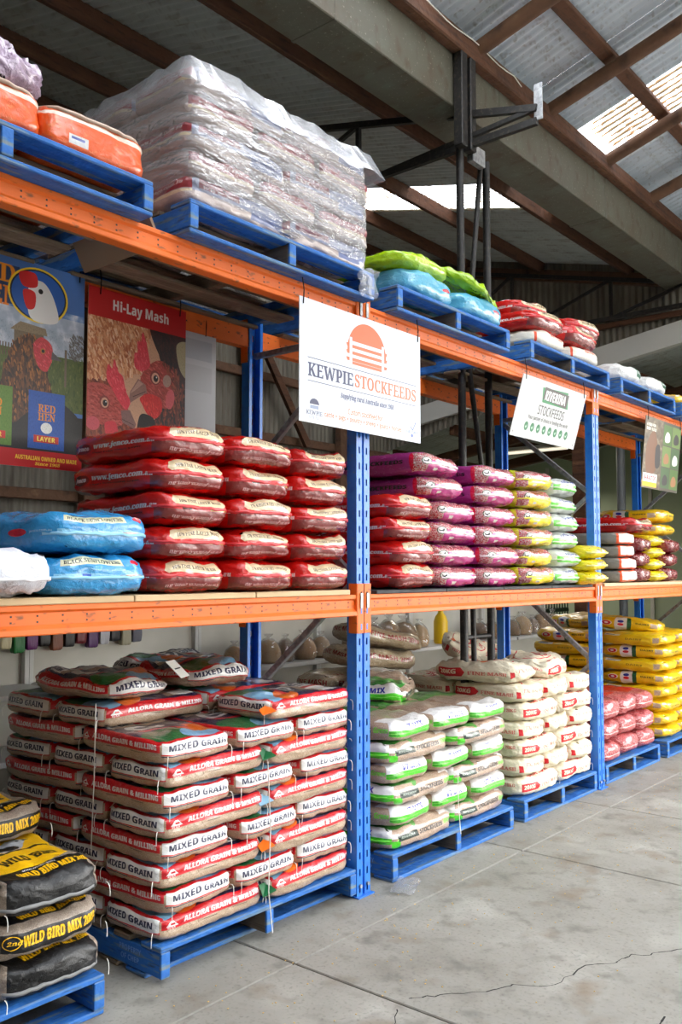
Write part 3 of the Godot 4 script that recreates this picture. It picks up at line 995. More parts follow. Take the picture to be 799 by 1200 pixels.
func pallet(x0: float, x1: float, y: float, zfront: float, label: String, turn := 0.0, flip := false) -> void:
	var w := x1 - x0
	var d := 1.165
	var t := thing("pallet", label, "pallet", Vector3((x0 + x1) / 2.0, y, zfront - d / 2.0), turn, "blue timber pallets")
	# three stringers run front to back
	for k in 3:
		var xx := (k - 1) * (w / 2.0 - 0.022)
		part("stringer", box_mesh(Vector3(0.042, 0.092, d - 0.012), 0.005), M.blue_wood if k != 1 else M.grey_wood, t, Vector3(xx, 0.066, 0))
		part("end_block", box_mesh(Vector3(0.0425, 0.0925, 0.012), 0.003), M.blue_wood, t, Vector3(xx, 0.066, d / 2.0 - 0.004))
		part("end_block", box_mesh(Vector3(0.0425, 0.0925, 0.012), 0.003), M.blue_wood, t, Vector3(xx, 0.066, -d / 2.0 + 0.004))
	var bw := [0.12, 0.10, 0.10, 0.12, 0.10, 0.10, 0.12]
	var gap: float = (d - 0.76) / 6.0
	var z := d / 2.0
	for k in 7:
		var edge := k == 0 or k == 6
		part("top_board", box_mesh(Vector3(w, 0.020, bw[k]), 0.004), M.blue_wood if edge else M.grey_wood, t, Vector3(0, 0.122, z - bw[k] / 2.0))
		z -= bw[k] + gap
	for zz in [d / 2.0 - 0.06, d / 2.0 - 0.32, 0.0, -d / 2.0 + 0.32, -d / 2.0 + 0.06]:
		if flip and zz > 0.4:
			zz -= 0.09
		part("bottom_board", box_mesh(Vector3(w, 0.018, 0.12), 0.004), M.blue_wood if absf(zz) > 0.4 else M.grey_wood, t, Vector3(0, 0.009, zz))


const PT := 0.134          # pallet height

func build_pallets() -> void:
	pallet(-2.61, -1.445, 0.0, 0.01, "blue pallet on the floor under the black wild bird sacks")
	pallet(-1.195, -0.055, 0.0, 0.0, "blue pallet on the floor under the red mixed grain stack", 0.0, true)
	pallet(0.215, 1.41, 0.0, 0.01, "blue pallet on the floor under the green and beige sacks")
	pallet(1.56, 2.60, 0.0, 0.0, "blue pallet on the floor under the cream mash sacks")
	pallet(2.80, 3.84, 0.0, -0.02, "weathered blue pallet on the floor under the pink sacks")
	pallet(3.98, 5.14, 0.0, -0.01, "blue pallet on the floor under the yellow sacks")
	pallet(-2.50, -1.34, LOFT, 0.08, "blue pallet on the top beams under the orange sacks")
	pallet(-1.165, -0.01, LOFT, 0.08, "blue pallet on the top beams under the film wrapped load")
	pallet(0.18, 1.31, LOFT, 0.08, "blue pallet on the top beams under the lime and light blue sacks")
	pallet(1.57, 2.76, LOFT, 0.08, "blue pallet on the top beams under the red sacks")
	pallet(2.96, 4.10, LOFT, 0.08, "blue pallet on the top beams under the white sacks")
	pallet(4.25, 5.40, LOFT, 0.08, "blue pallet on the top beams under a yellow sack")


# ------------------------------------------------------------------ sacks: shape

# where each face of a sack lies on its print, as fractions
const FACES := {"top": [0.0, 0.0, 0.5, 0.5], "bottom": [0.5, 0.0, 0.5, 0.25], "front": [0.0, 0.5, 0.5, 0.25], "back": [0.0, 0.75, 0.5, 0.25], "left": [0.5, 0.5, 0.5, 0.25], "right": [0.5, 0.75, 0.5, 0.25]}


# a filled sack, base on y = 0, centred on x and z
func sack_mesh(w: float, h: float, d: float, k: float, seed_: int, lump: float, slump := 0.0, pinch := 0.0) -> ArrayMesh:
	var n := FastNoiseLite.new()
	n.seed = seed_
	n.frequency = 1.0
	n.noise_type = FastNoiseLite.TYPE_SIMPLEX_SMOOTH
	n.fractal_octaves = 3
	var m := MB.new()
	m.st.set_smooth_group(1)
	var seg := [22, 10, 22]
	var shape := func(p: Vector3) -> Vector3:
		var q := Vector3(absf(p.x), absf(p.y), absf(p.z))
		var r := pow(pow(q.x, k) + pow(q.y, k * 0.85) + pow(q.z, k), 1.0 / k)
		var s := p / r
		var v := Vector3(s.x * w / 2.0, s.y * h / 2.0, s.z * d / 2.0)
		# ends of the sack pinch towards the seam
		var ez := pow(absf(s.z), 4.0) * pinch
		v.y *= 1.0 - ez
		v.x *= 1.0 + ez * 0.06
		var f := n.get_noise_3d(p.x * 0.9 + seed_, p.y * 0.9, p.z * 0.9)
		var g := n.get_noise_3d(p.x * 3.1, p.y * 2.6 + seed_, p.z * 3.1)
		v += Vector3(s.x * 0.6, s.y, s.z * 0.6) * ((f - 0.15) * lump + (g - 0.1) * lump * 0.6)
		v.y += slump * h * (n.get_noise_2d(p.x * 0.6 + 9.0, p.z * 0.6) - 0.08) * (0.5 + 0.5 * p.y)
		v.y = maxf(v.y, -h * 0.5)
		return v + Vector3(0, h / 2.0, 0)
	var ax := [Vector3.RIGHT, Vector3.UP, Vector3.BACK]
	# name, outward, u direction, v direction (v runs down the print)
	for f in [["top", Vector3.UP, Vector3.RIGHT, Vector3.BACK], ["bottom", Vector3.DOWN, Vector3.RIGHT, Vector3.FORWARD], ["front", Vector3.BACK, Vector3.RIGHT, Vector3.DOWN], ["back", Vector3.FORWARD, Vector3.LEFT, Vector3.DOWN], ["left", Vector3.LEFT, Vector3.BACK, Vector3.DOWN], ["right", Vector3.RIGHT, Vector3.FORWARD, Vector3.DOWN]]:
		var nu: int = seg[f[2].abs().max_axis_index()]
		var nv: int = seg[f[3].abs().max_axis_index()]
		var fr: Array = FACES[f[0]]
		var grid := []
		for j in nv + 1:
			var row := []
			for i in nu + 1:
				var a := -1.0 + 2.0 * i / nu
				var b := -1.0 + 2.0 * j / nv
				row.append(shape.call(f[1] + f[2] * a + f[3] * b))
			grid.append(row)
		for j in nv:
			for i in nu:
				var uv := []
				for c in [[i, j], [i + 1, j], [i + 1, j + 1], [i, j + 1]]:
					uv.append(Vector2(fr[0] + fr[2] * lerpf(0.004, 0.996, float(c[0]) / nu), fr[1] + fr[3] * lerpf(0.008, 0.992, float(c[1]) / nv)))
				m.quad(grid[j][i], grid[j][i + 1], grid[j + 1][i + 1], grid[j + 1][i], f[1], uv)
	return m.done()


# the crimped seam that stands off an end of a sack (end at +z)
func seam_mesh(w: float, h: float, d: float, out: float, seed_: int, rise := 0.5) -> ArrayMesh:
	var m := MB.new()
	m.st.set_smooth_group(1)
	var r := RandomNumberGenerator.new()
	r.seed = seed_
	var last := []
	var n := 16
	for i in n + 1:
		var t := -1.0 + 2.0 * i / n
		var x := t * w * 0.478
		var bend := pow(1.0 - pow(absf(t) * 0.956, 5.0), 0.2)
		var z := d / 2.0 * bend
		var y := h * rise + r.randf_range(-0.003, 0.003)
		var row := [Vector3(x, y + 0.005, z - 0.012), Vector3(x, y + 0.006, z + out), Vector3(x, y - 0.004, z + out + 0.001), Vector3(x, y - 0.005, z - 0.012)]
		if i > 0:
			for k in 3:
				m.quad(last[k], row[k], row[k + 1], last[k + 1], Vector3(0, [1, 0.2, -1][k], [0.2, 1, 0.2][k]))
		last = row
	return m.done()


func string_mesh(seed_: int, length: float) -> ArrayMesh:
	var r := RandomNumberGenerator.new()
	r.seed = seed_
	var pts := []
	var p := Vector3.ZERO
	var d := Vector3(r.randf_range(-0.4, 0.4), -0.3, 0.8)
	for i in 7:
		pts.append(p)
		p += d.normalized() * length / 6.0
		d += Vector3(r.randf_range(-0.3, 0.3), -0.9, -0.25)
	return MB.new().tube(pts, 0.0017, 5).done()


# ------------------------------------------------------------------ sacks: print

func face_rect(f: String, size: int) -> Rect2:
	var q: Array = FACES[f]
	return Rect2(q[0] * size, q[1] * size, q[2] * size, q[3] * size)


func mirror_sides(p: Paint, size: int) -> void:
	p.copy(Rect2i(face_rect("front", size)), Vector2i(face_rect("back", size).position))
	p.copy(Rect2i(face_rect("left", size)), Vector2i(face_rect("right", size).position))


func sack_material(p: Paint, rough: float, bumpy: Texture2D, depth: float) -> StandardMaterial3D:
	var m := StandardMaterial3D.new()
	m.albedo_texture = p.tex()
	m.roughness = rough
	m.normal_enabled = true
	m.normal_texture = bumpy
	m.normal_scale = depth
	if rough < 0.4:
		m.clearcoat_enabled = true
		m.clearcoat = 0.7
		m.clearcoat_roughness = 0.12
	return m


func hen(p: Paint, cx: float, cy: float, s: float, c: Color) -> void:
	p.blob([Vector2(cx - 0.5 * s, cy - 0.28 * s), Vector2(cx - 0.2 * s, cy + 0.02 * s), Vector2(cx + 0.15 * s, cy - 0.1 * s), Vector2(cx + 0.3 * s, cy - 0.45 * s), Vector2(cx + 0.45 * s, cy - 0.35 * s), Vector2(cx + 0.4 * s, cy + 0.15 * s), Vector2(cx + 0.05 * s, cy + 0.42 * s), Vector2(cx - 0.35 * s, cy + 0.25 * s)], c)
	p.rect(cx - 0.02 * s, cy + 0.35 * s, 0.06 * s, 0.25 * s, c)


func kind(called: String, category: String, size: Vector3, k: float, lump: float, material: Material, o: Dictionary = {}) -> void:
	# three shape variants, each a thing with parts, kept off the tree until it is copied
	var protos := []
	for v in o.get("variants", 3):
		var root := Node3D.new()
		var sm := 0.0
		part("body", sack_mesh(size.x, size.y, size.z, k, called.hash() % 900 + v * 37, lump, o.get("slump", 0.0), o.get("pinch", 0.0)), material, root)
		if o.has("seam"):
			part("end_seam", seam_mesh(size.x, size.y, size.z, 0.004, v + 3, o.get("rise", 0.5)), o.seam, root)
		if o.has("seam_side"):
			var s := part("end_seam", seam_mesh(size.z, size.y, size.x, 0.006, v + 3, o.get("rise", 0.3)), o.seam_side, root)
			s.rotation.y = -PI / 2.0
		if o.has("string"):
			for q in o.string:
				part("pull_string", string_mesh(v * 7 + int(q.x * 50) + 3, 0.055), M.string, root, Vector3(q.x * size.x / 2.0, q.y * size.y, q.z * size.z / 2.0), Vector3(0, atan2(q.x, q.z) if absf(q.z) < 0.99 else 0.0, 0))
		if o.has("ears"):
			for s2 in [-1.0, 1.0]:
				part("seam_ear", MB.new().box(Vector3(s2 * size.x * 0.465, size.y * 0.45, size.z * 0.485), Vector3(0.016, 0.018, 0.016), 0.006, Basis(Vector3.UP, s2 * 0.5) * Basis(Vector3.BACK, s2 * 0.4)).done(), o.ears, root)
		protos.append(root)
	kinds[called] = {"protos": protos, "category": category, "size": size}


var sack_no := 0

func sack(called: String, at: Vector3, turn: float, label: String, group: String, tilt := Vector3.ZERO, scale_ := Vector3.ONE) -> Node3D:
	var kd: Dictionary = kinds[called]
	var o: Node3D = kd.protos[sack_no % kd.protos.size()].duplicate()
	sack_no += 1
	o.name = numbered(called)
	add_child(o, true)
	o.position = at
	o.rotation = Vector3(tilt.x, turn + rng.randf_range(-0.02, 0.02) + tilt.y, tilt.z)
	o.scale = scale_
	meta(o, label, kd.category, group)
	return o


func make_kinds() -> void:
	var N := 1024
	var white := Color(0.93, 0.93, 0.92)
	var navy := Color(0.07, 0.08, 0.24)
	var red := Color(0.80, 0.05, 0.11)
	var beige := grain_tile(256, Color(0.70, 0.60, 0.50), Color(0.56, 0.44, 0.33), Color(0.83, 0.76, 0.68))
	var scuff := noise_tile(256, 0.03, 60, [[0.0, Color(1, 1, 1, 0)], [0.62, Color(1, 1, 1, 0)], [1.0, Color(1, 1, 1, 0.30)]])

	# --- mixed grain: red side band, white end band, clear film over grain below
	var p := Paint.new(self, N, N, Color(0.7, 0.6, 0.5))
	p.tile(beige, 0, 0, N, N)
	p.tile(scuff, 0, 0, N, N)
	var f := face_rect("front", N)
	p.rect(f.position.x, f.position.y, 512, 134, red)
	p.text("ALLORA GRAIN & MILLING", f.position.x + 112, f.position.y + 56, 376, 52, white, "b")
	p.poly([Vector2(40, 560), Vector2(52, 560), Vector2(76, 620), Vector2(16, 620)].map(func(q: Vector2) -> Vector2: return q + Vector2(12, 0)), white)
	p.rect(52, 584, 20, 20, red)
	p.say("GM", 36, 624, 18, white)
	p.rect(200, 660, 60, 5, Color(0.25, 0.2, 0.18))
	p.rect(340, 662, 70, 5, Color(0.25, 0.2, 0.18))
	var l := face_rect("left", N)
	p.rect(l.position.x, l.position.y, 512, 40, red)
	p.rect(l.position.x + 16, l.position.y + 24, 480, 130, white)
	p.text("MIXED GRAIN", l.position.x + 60, l.position.y + 56, 392, 66, navy, "b")
	p.rect(l.position.x + 10, l.position.y + 154, 492, 9, red)
	p.rect(l.position.x + 10, l.position.y + 168, 250, 8, navy)
	p.rect(l.position.x + 260, l.position.y + 168, 242, 6, Color(0.6, 0.1, 0.2))
	mirror_sides(p, N)
	# the picture on the flat of the sack
	p.rect(0, 0, 512, 512, navy)
	p.tile(beige, 330, 60, 130, 392)
	p.blob([Vector2(0, 40), Vector2(120, 10), Vector2(190, 160), Vector2(120, 330), Vector2(0, 360)], Color(0.02, 0.42, 0.22))
	p.blob([Vector2(0, 250), Vector2(90, 230), Vector2(150, 380), Vector2(60, 512), Vector2(0, 512)], Color(0.50, 0.72, 0.86))
	p.blob([Vector2(110, 380), Vector2(170, 300), Vector2(210, 400), Vector2(160, 512), Vector2(90, 512)], Color(0.90, 0.42, 0.08))
	p.ell(205, 240, 22, 150, red, 0.25)
	p.ell(226, 240, 22, 150, navy, 0.25)
	p.blob([Vector2(240, 150), Vector2(320, 120), Vector2(320, 200), Vector2(260, 330)], white)
	p.blob([Vector2(262, 190), Vector2(302, 165), Vector2(300, 215), Vector2(270, 270)], navy)
	p.rect(360, 60, 110, 392, white)
	p.text("MIXED", 372, 90, 90, 50, navy, "b")
	p.text("GRAIN", 372, 160, 90, 50, navy, "b")
	p.rect(360, 240, 110, 40, red)
	p.tile(scuff, 0, 0, 512, 512)
	var gm := sack_material(p, 0.33, M.crinkle, 0.45)
	kind("grain_sack", "grain sack", Vector3(0.565, 0.0995, 0.378), 6.5, 0.010, gm, {"slump": 0.12, "variants": 4, "string": [Vector3(0.99, 0.35, 0.85), Vector3(-0.99, 0.4, 0.8), Vector3(-0.99, 0.35, -0.8)]})
	kind("loose_grain_sack", "grain sack", Vector3(0.60, 0.115, 0.40), 3.2, 0.018, gm, {"slump": 0.3, "variants": 2, "string": [Vector3(0.99, 0.5, 0.7)]})

	# --- wild bird mix: black ends, yellow printed flat
	p = Paint.new(self, N, N, Color(0.60, 0.54, 0.48))
	p.tile(grain_tile(256, Color(0.55, 0.50, 0.45), Color(0.45, 0.36, 0.29), Color(0.72, 0.67, 0.6)), 0, 0, N, N)
	var black := Color(0.045, 0.045, 0.05)
	var yel := Color(0.98, 0.76, 0.05)
	p.blob([Vector2(20, 20), Vector2(492, 20), Vector2(470, 300), Vector2(400, 395), Vector2(120, 420), Vector2(50, 330)], yel)
	# birds on a branch, as plain shapes
	for q in [[150.0, 150.0, 0.4], [290.0, 210.0, -0.3]]:
		p.ell(q[0], q[1], 90, 46, Color(0.75, 0.77, 0.80), q[2])
		p.ell(q[0] - 20, q[1] + 12, 66, 26, black, q[2] + 0.3)
		p.ell(q[0] + 70, q[1] - 30, 34, 28, Color(0.82, 0.84, 0.86), 0.0)
		p.ell(q[0] + 78, q[1] - 34, 8, 7, black)
		p.poly([Vector2(q[0] + 98, q[1] - 36), Vector2(q[0] + 128, q[1] - 22), Vector2(q[0] + 96, q[1] - 18)], Color(0.3, 0.3, 0.32))
		p.line(Vector2(q[0] - 70, q[1] + 10), Vector2(q[0] - 150, q[1] + 50), 22, black)
	p.line(Vector2(30, 285), Vector2(470, 250), 12, black)
	p.text("WILD BIRD", 150, 318, 260, 48, black, "b")
	p.rect(30, 415, 452, 97, black)
	p.text("www.wildbirdmix", 170, 420, 160, 12, white, "r")
	p.text("WILD BIRD MIX 20KG", 130, 440, 360, 46, yel, "b")
	for ff in ["front", "back"]:
		var r := face_rect(ff, N)
		p.rect(r.position.x + 30, r.position.y, 452, 256, black)
	for ff in ["left", "right"]:
		var r := face_rect(ff, N)
		p.rect(r.position.x + 30, r.position.y + 120, 452, 136, black)
		p.text("WILD BIRD MIX", r.position.x + 90, r.position.y + 140, 320, 60, yel, "b")
	p.tile(scuff, 0, 0, N, N)
	kind("bird_seed_sack", "bird seed sack", Vector3(0.41, 0.132, 0.62), 5.5, 0.014, sack_material(p, 0.42, M.crinkle, 0.35), {"slump": 0.12, "seam": plain(Color(0.50, 0.50, 0.50), 0.7), "rise": 0.30, "string": [Vector3(0.95, 0.35, 0.99), Vector3(-0.9, 0.3, 0.99)]})

	# the same sack turned over: the lettered end and grain showing through
	var p2 := Paint.new(self, N, N, black)
	p2.im.copy_from(p.im)
	for ff in ["front", "back"]:
		var r := face_rect(ff, N)
		p2.tile(grain_tile(256, Color(0.55, 0.50, 0.45), Color(0.45, 0.36, 0.29), Color(0.72, 0.67, 0.6)), int(r.position.x), int(r.position.y), 512, 256)
		p2.rect(r.position.x + 12, r.position.y + 66, 488, 124, black)
		p2.text("WILD BIRD MIX 20KG", r.position.x + 118, r.position.y + 86, 366, 76, yel, "b")
		p2.ell(r.position.x + 66, r.position.y + 124, 44, 46, yel)
		p2.ell(r.position.x + 66, r.position.y + 124, 39, 41, black)
		p2.say("2nd", r.position.x + 44, r.position.y + 108, 30, yel, "sb", 0.2)
	kind("turned_bird_seed_sack", "bird seed sack", Vector3(0.41, 0.132, 0.62), 5.0, 0.014, sack_material(p2, 0.42, M.crinkle, 0.35), {"slump": 0.12, "variants": 2, "string": [Vector3(0.95, 0.35, 0.99)]})

	# --- green and beige feed: long side lettered, end white over bright green
	var lime := Color(0.30, 0.80, 0.12)
	p = Paint.new(self, N, N, Color(0.7, 0.62, 0.52))
	p.tile(grain_tile(256, Color(0.70, 0.60, 0.52), Color(0.55, 0.42, 0.34), Color(0.85, 0.79, 0.73)), 0, 0, N, N)
	f = face_rect("front", N)
	p.rect(f.position.x, f.position.y + 150, 70, 106, lime)
	p.rect(f.position.x, f.position.y + 60, 60, 60, white)
	p.poly([Vector2(46, 600), Vector2(190, 590), Vector2(206, 668), Vector2(60, 676)], Color(0.05, 0.14, 0.09))
	p.text("RIVERINA", 78, 620, 100, 28, Color(0.72, 0.76, 0.72), "b", 0.1)
	p.text("STOCKFEEDS", 212, 598, 186, 60, Color(0.16, 0.14, 0.13), "b")
	p.text("Green", 412, 588, 90, 66, Color(0.45, 0.85, 0.25), "b", 0.15)
	l = face_rect("left", N)
	p.rect(l.position.x, l.position.y, 512, 120, Color(0.94, 0.93, 0.92))
	p.text("VT MIX", l.position.x + 150, l.position.y + 40, 200, 60, Color(0.08, 0.12, 0.62), "b")
	p.rect(l.position.x, l.position.y + 112, 512, 74, lime)
	p.rect(l.position.x + 6, l.position.y + 120, 90, 60, Color(0.2, 0.62, 0.1))
	p.rect(l.position.x, l.position.y + 144, 512, 5, Color(0.6, 0.92, 0.45))
	mirror_sides(p, N)
	p.rect(0, 0, 170, 512, Color(0.20, 0.52, 0.20))
	p.tile(noise_tile(256, 0.03, 61, [[0.0, Color(0.05, 0.22, 0.05, 0.9)], [0.5, Color(0.2, 0.5, 0.15, 0.0)], [1.0, Color(0.55, 0.80, 0.35, 0.8)]], Vector2(1, 0.3)), 0, 0, 170, 512)
	p.blob([Vector2(170, -40), Vector2(215, 120), Vector2(180, 300), Vector2(210, 420), Vector2(170, 560), Vector2(130, 300)], Color(0.35, 0.62, 0.28))
	p.rect(420, 0, 92, 512, Color(0.94, 0.93, 0.92))
	p.tile(scuff, 0, 0, N, N)
	var vm := sack_material(p, 0.32, M.crinkle, 0.4)
	kind("stockfeed_sack", "feed sack", Vector3(0.588, 0.112, 0.395), 5.5, 0.011, vm, {"slump": 0.12, "variants": 4, "seam_side": plain(Color(0.42, 0.85, 0.22), 0.4), "rise": 0.42})
	kind("loose_stockfeed_sack", "feed sack", Vector3(0.60, 0.13, 0.42), 3.4, 0.02, vm, {"slump": 0.3, "variants": 1})

	# --- cream mash sacks with red print
	var cream := Color(0.90, 0.86, 0.76)
	var mred := Color(0.78, 0.10, 0.13)
	p = Paint.new(self, N, N, cream)
	var weave := noise_tile(256, 0.05, 62, [[0.0, Color(0.78, 0.72, 0.60, 0.5)], [0.5, Color(0.9, 0.85, 0.75, 0.0)], [1.0, Color(0.97, 0.95, 0.90, 0.6)]])
	p.tile(weave, 0, 0, N, N)
	f = face_rect("front", N)
	p.poly([Vector2(10, 590), Vector2(190, 588), Vector2(222, 640), Vector2(196, 700), Vector2(10, 704)], mred)
	p.text("20KG", 40, 612, 124, 58, cream, "b")
	p.text("FINE MASH", 236, 626, 240, 44, Color(0.80, 0.42, 0.38), "sb")
	l = face_rect("left", N)
	p.poly([Vector2(514, 600), Vector2(560, 610), Vector2(570, 690), Vector2(514, 700)], mred)
	p.text("FINE MASH 20KG", l.position.x + 90, l.position.y + 70, 350, 40, Color(0.80, 0.34, 0.32), "sb")
	mirror_sides(p, N)
	p.ell(256, 230, 180, 170, mred)
	p.ell(256, 230, 170, 160, cream)
	hen(p, 220, 230, 120, mred)
	hen(p, 320, 250, 90, mred)
	p.poly([Vector2(170, 60), Vector2(210, 30), Vector2(240, 80), Vector2(195, 110)], Color(0.9, 0.45, 0.2))
	p.text("FINE", 190, 330, 130, 40, mred, "b")
	p.text("MASH 20KG", 120, 430, 270, 44, mred, "b")
	var mm := sack_material(p, 0.62, M.dimple, 0.5)
	kind("mash_sack", "mash sack", Vector3(0.525, 0.120, 0.352), 4.8, 0.014, mm, {"slump": 0.15, "variants": 4, "string": [Vector3(0.99, 0.4, 0.8)]})
	kind("loose_mash_sack", "mash sack", Vector3(0.62, 0.13, 0.40), 3.4, 0.018, mm, {"slump": 0.25, "variants": 2})
	# --- tan fine mash sack lying at the back
	p = Paint.new(self, 512, 512, Color(0.70, 0.62, 0.50))
	p.tile(weave, 0, 0, 512, 512)
	p.text("FINE MASH 20KG", 30, 290, 200, 34, Color(0.60, 0.14, 0.12), "b")
	p.text("FINE MASH", 290, 290, 190, 30, Color(0.60, 0.14, 0.12), "b")
	p.text("FINE MASH", 40, 150, 170, 30, Color(0.60, 0.14, 0.12), "b")
	kind("tan_mash_sack", "mash sack", Vector3(0.66, 0.13, 0.36), 3.6, 0.016, sack_material(p, 0.35, M.crinkle, 0.6), {"slump": 0.2, "variants": 2})

	# --- red poultry mash: end with a cream panel over a maroon half
	var jr := Color(0.78, 0.08, 0.055)
	for v in 3:
		p = Paint.new(self, N, N, jr)
		f = face_rect("front", N)
		p.rect(f.position.x, f.position.y + 140, 512, 116, Color(0.50, 0.17, 0.16))
		p.poly([Vector2(80, 520), Vector2(450, 520), Vector2(470, 600), Vector2(430, 620), Vector2(90, 610), Vector2(64, 580)], Color(0.84, 0.76, 0.61))
		p.text(["16% FINE LAYER MASH", "17% SORGHUM FREE LAYER MASH", "18% COARSE LAYER MASH"][v], 112, 556, 300, 30, Color(0.22, 0.15, 0.10), "sb")
		p.rect(f.position.x, f.position.y + 118, 512, 26, Color(0.86, 0.16, 0.20))
		p.rect(f.position.x + 320, f.position.y + 126, 170, 16, Color(0.72, 0.62, 0.36))
		p.rect(f.position.x + 130, f.position.y + 126, 60, 16, Color(0.2, 0.14, 0.12))
		p.text("www.jenco.com.au", f.position.x + 70, f.position.y + 190, 380, 40, Color(0.80, 0.62, 0.62), "sb", 0.2, true)
		l = face_rect("left", N)
		p.ell(l.position.x + 86, l.position.y + 130, 60, 46, Color(0.50, 0.03, 0.05))
		p.text("jenco", l.position.x + 44, l.position.y + 108, 84, 48, white, "sb", 0.25)
		p.text("www.jenco.com.au", l.position.x + 160, l.position.y + 96, 320, 54, white, "sb", 0.2)
		p.text("Layer Free Finest Layer", l.position.x + 150, l.position.y + 164, 260, 16, Color(0.25, 0.02, 0.03), "b")
		mirror_sides(p, N)
		p.rect(l.position.x + 466, l.position.y + 140, 46, 116, Color(0.50, 0.17, 0.16))
		p.rect(l.position.x, l.position.y + 256 + 140, 46, 116, Color(0.50, 0.17, 0.16))
		p.poly([Vector2(120, 40), Vector2(400, 40), Vector2(430, 90), Vector2(400, 400), Vector2(110, 400), Vector2(90, 90)], Color(0.84, 0.76, 0.61))
		p.text("LAYER", 180, 150, 160, 60, Color(0.45, 0.07, 0.06), "sb")
		p.text("MASH", 190, 240, 140, 60, Color(0.45, 0.07, 0.06), "sb")
		p.rect(0, 440, 512, 72, jr)
		kind(["red_mash_sack", "red_free_layer_sack", "red_coarse_sack"][v], "feed sack", Vector3(0.38, 0.134, 0.62), 5.0, 0.012, sack_material(p, 0.24, M.crinkle, 0.55), {"slump": 0.12, "pinch": 0.12, "seam": plain(Color(0.82, 0.22, 0.24), 0.3), "rise": 0.5})

	# --- blue sunflower sack
	p = Paint.new(self, N, N, Color(0.18, 0.57, 0.80))
	f = face_rect("front", N)
	p.rect(f.position.x + 50, f.position.y + 20, 300, 50, Color(0.80, 0.80, 0.66))
	p.text("BLACK SUNFLOWERS", f.position.x + 66, f.position.y + 34, 270, 24, Color(0.10, 0.12, 0.14), "sb")
	p.ell(f.position.x + 430, f.position.y + 40, 34, 14, Color(0.80, 0.12, 0.20))
	p.rect(f.position.x + 20, f.position.y + 122, 480, 26, Color(0.55, 0.78, 0.90))
	p.rect(f.position.x + 330, f.position.y + 126, 150, 18, Color(0.55, 0.45, 0.38))
	p.rect(f.position.x + 150, f.position.y + 126, 40, 18, Color(0.15, 0.35, 0.75))
	l = face_rect("left", N)
	p.ell(l.position.x + 330, l.position.y + 130, 46, 24, Color(0.80, 0.12, 0.20))
	p.text("jenco.com.au", l.position.x + 390, l.position.y + 122, 110, 20, Color(0.75, 0.88, 0.95), "r")
	mirror_sides(p, N)
	p.rect(90, 60, 330, 130, Color(0.80, 0.80, 0.66))
	p.text("BLACK SUNFLOWERS", 110, 100, 290, 40, Color(0.10, 0.12, 0.14), "sb")
	kind("blue_seed_sack", "seed sack", Vector3(0.44, 0.152, 0.62), 5.0, 0.014, sack_material(p, 0.22, M.crinkle, 0.6), {"slump": 0.12, "seam": plain(Color(0.55, 0.78, 0.90), 0.3), "rise": 0.42})
	# --- plain white woven sack
	p = Paint.new(self, 512, 512, Color(0.84, 0.85, 0.88))
	p.tile(noise_tile(256, 0.06, 63, [[0.0, Color(0.66, 0.68, 0.74, 0.6)], [0.5, Color(0.8, 0.8, 0.85, 0.0)], [1.0, Color(0.95, 0.95, 0.97, 0.6)]], Vector2(2, 0.5)), 0, 0, 512, 512)
	kind("white_sack", "sack", Vector3(0.50, 0.17, 0.60), 4.2, 0.018, sack_material(p, 0.5, M.crinkle, 0.5), {"slump": 0.2, "pinch": 0.25, "seam": plain(Color(0.9, 0.9, 0.92), 0.6), "rise": 0.35, "variants": 2})

	# --- magenta, yellow and green pellets: floral upper half, coloured lower half
	var floral := noise_tile(256, 0.06, 64, [[0.0, Color(0.62, 0.05, 0.13)], [0.42, Color(0.70, 0.12, 0.2)], [0.52, Color(0.88, 0.80, 0.78)], [0.62, Color(0.92, 0.88, 0.86)], [0.72, Color(0.45, 0.32, 0.27)], [1.0, Color(0.82, 0.70, 0.62)]])
	for q in [["magenta_sack", Color(0.70, 0.06, 0.46), Color(0.66, 0.20, 0.52)], ["yellow_sack", Color(0.95, 0.88, 0.05), Color(0.74, 0.78, 0.12)]]:
		p = Paint.new(self, N, N, q[2])
		f = face_rect("front", N)
		p.tile(floral, 0, int(f.position.y), 512, 256)
		p.rect(60, f.position.y + 96, 452, 160, q[1])
		p.rect(60, f.position.y + 132, 440, 12, Color(0.96, 0.93, 0.93))
		p.text("LAYER PELLETS", 130, f.position.y + 26, 300, 44, Color(0.55, 0.05, 0.12), "sb")
		p.rect(120, f.position.y + 190, 50, 34, Color(0.82, 0.80, 0.76))
		p.ell(48, f.position.y + 110, 46, 52, Color(0.20, 0.34, 0.25))
		p.ell(48, f.position.y + 110, 38, 44, Color(0.93, 0.93, 0.90))
		hen(p, 46, f.position.y + 112, 50, Color(0.10, 0.10, 0.11))
		l = face_rect("left", N)
		p.poly([Vector2(l.position.x + 24, l.position.y + 110), Vector2(l.position.x + 110, l.position.y + 96), Vector2(l.position.x + 104, l.position.y + 150), Vector2(l.position.x + 30, l.position.y + 156)], Color(0.08, 0.08, 0.09))
		p.text("STOCKFEEDS", l.position.x + 130, l.position.y + 104, 260, 44, Color(0.12, 0.08, 0.11), "b", 0.1)
		p.blob([Vector2(l.position.x + 430, l.position.y + 40), Vector2(l.position.x + 512, l.position.y + 20), Vector2(l.position.x + 512, l.position.y + 200), Vector2(l.position.x + 440, l.position.y + 220)], Color(0.82, 0.05, 0.20) if q[0] == "magenta_sack" else Color(0.86, 0.82, 0.20))
		p.tile(floral, int(l.position.x) + 452, int(l.position.y), 60, 256)
		mirror_sides(p, N)
		p.tile(floral, 60, 300, 392, 212)
		p.tile(scuff, 0, 0, N, N)
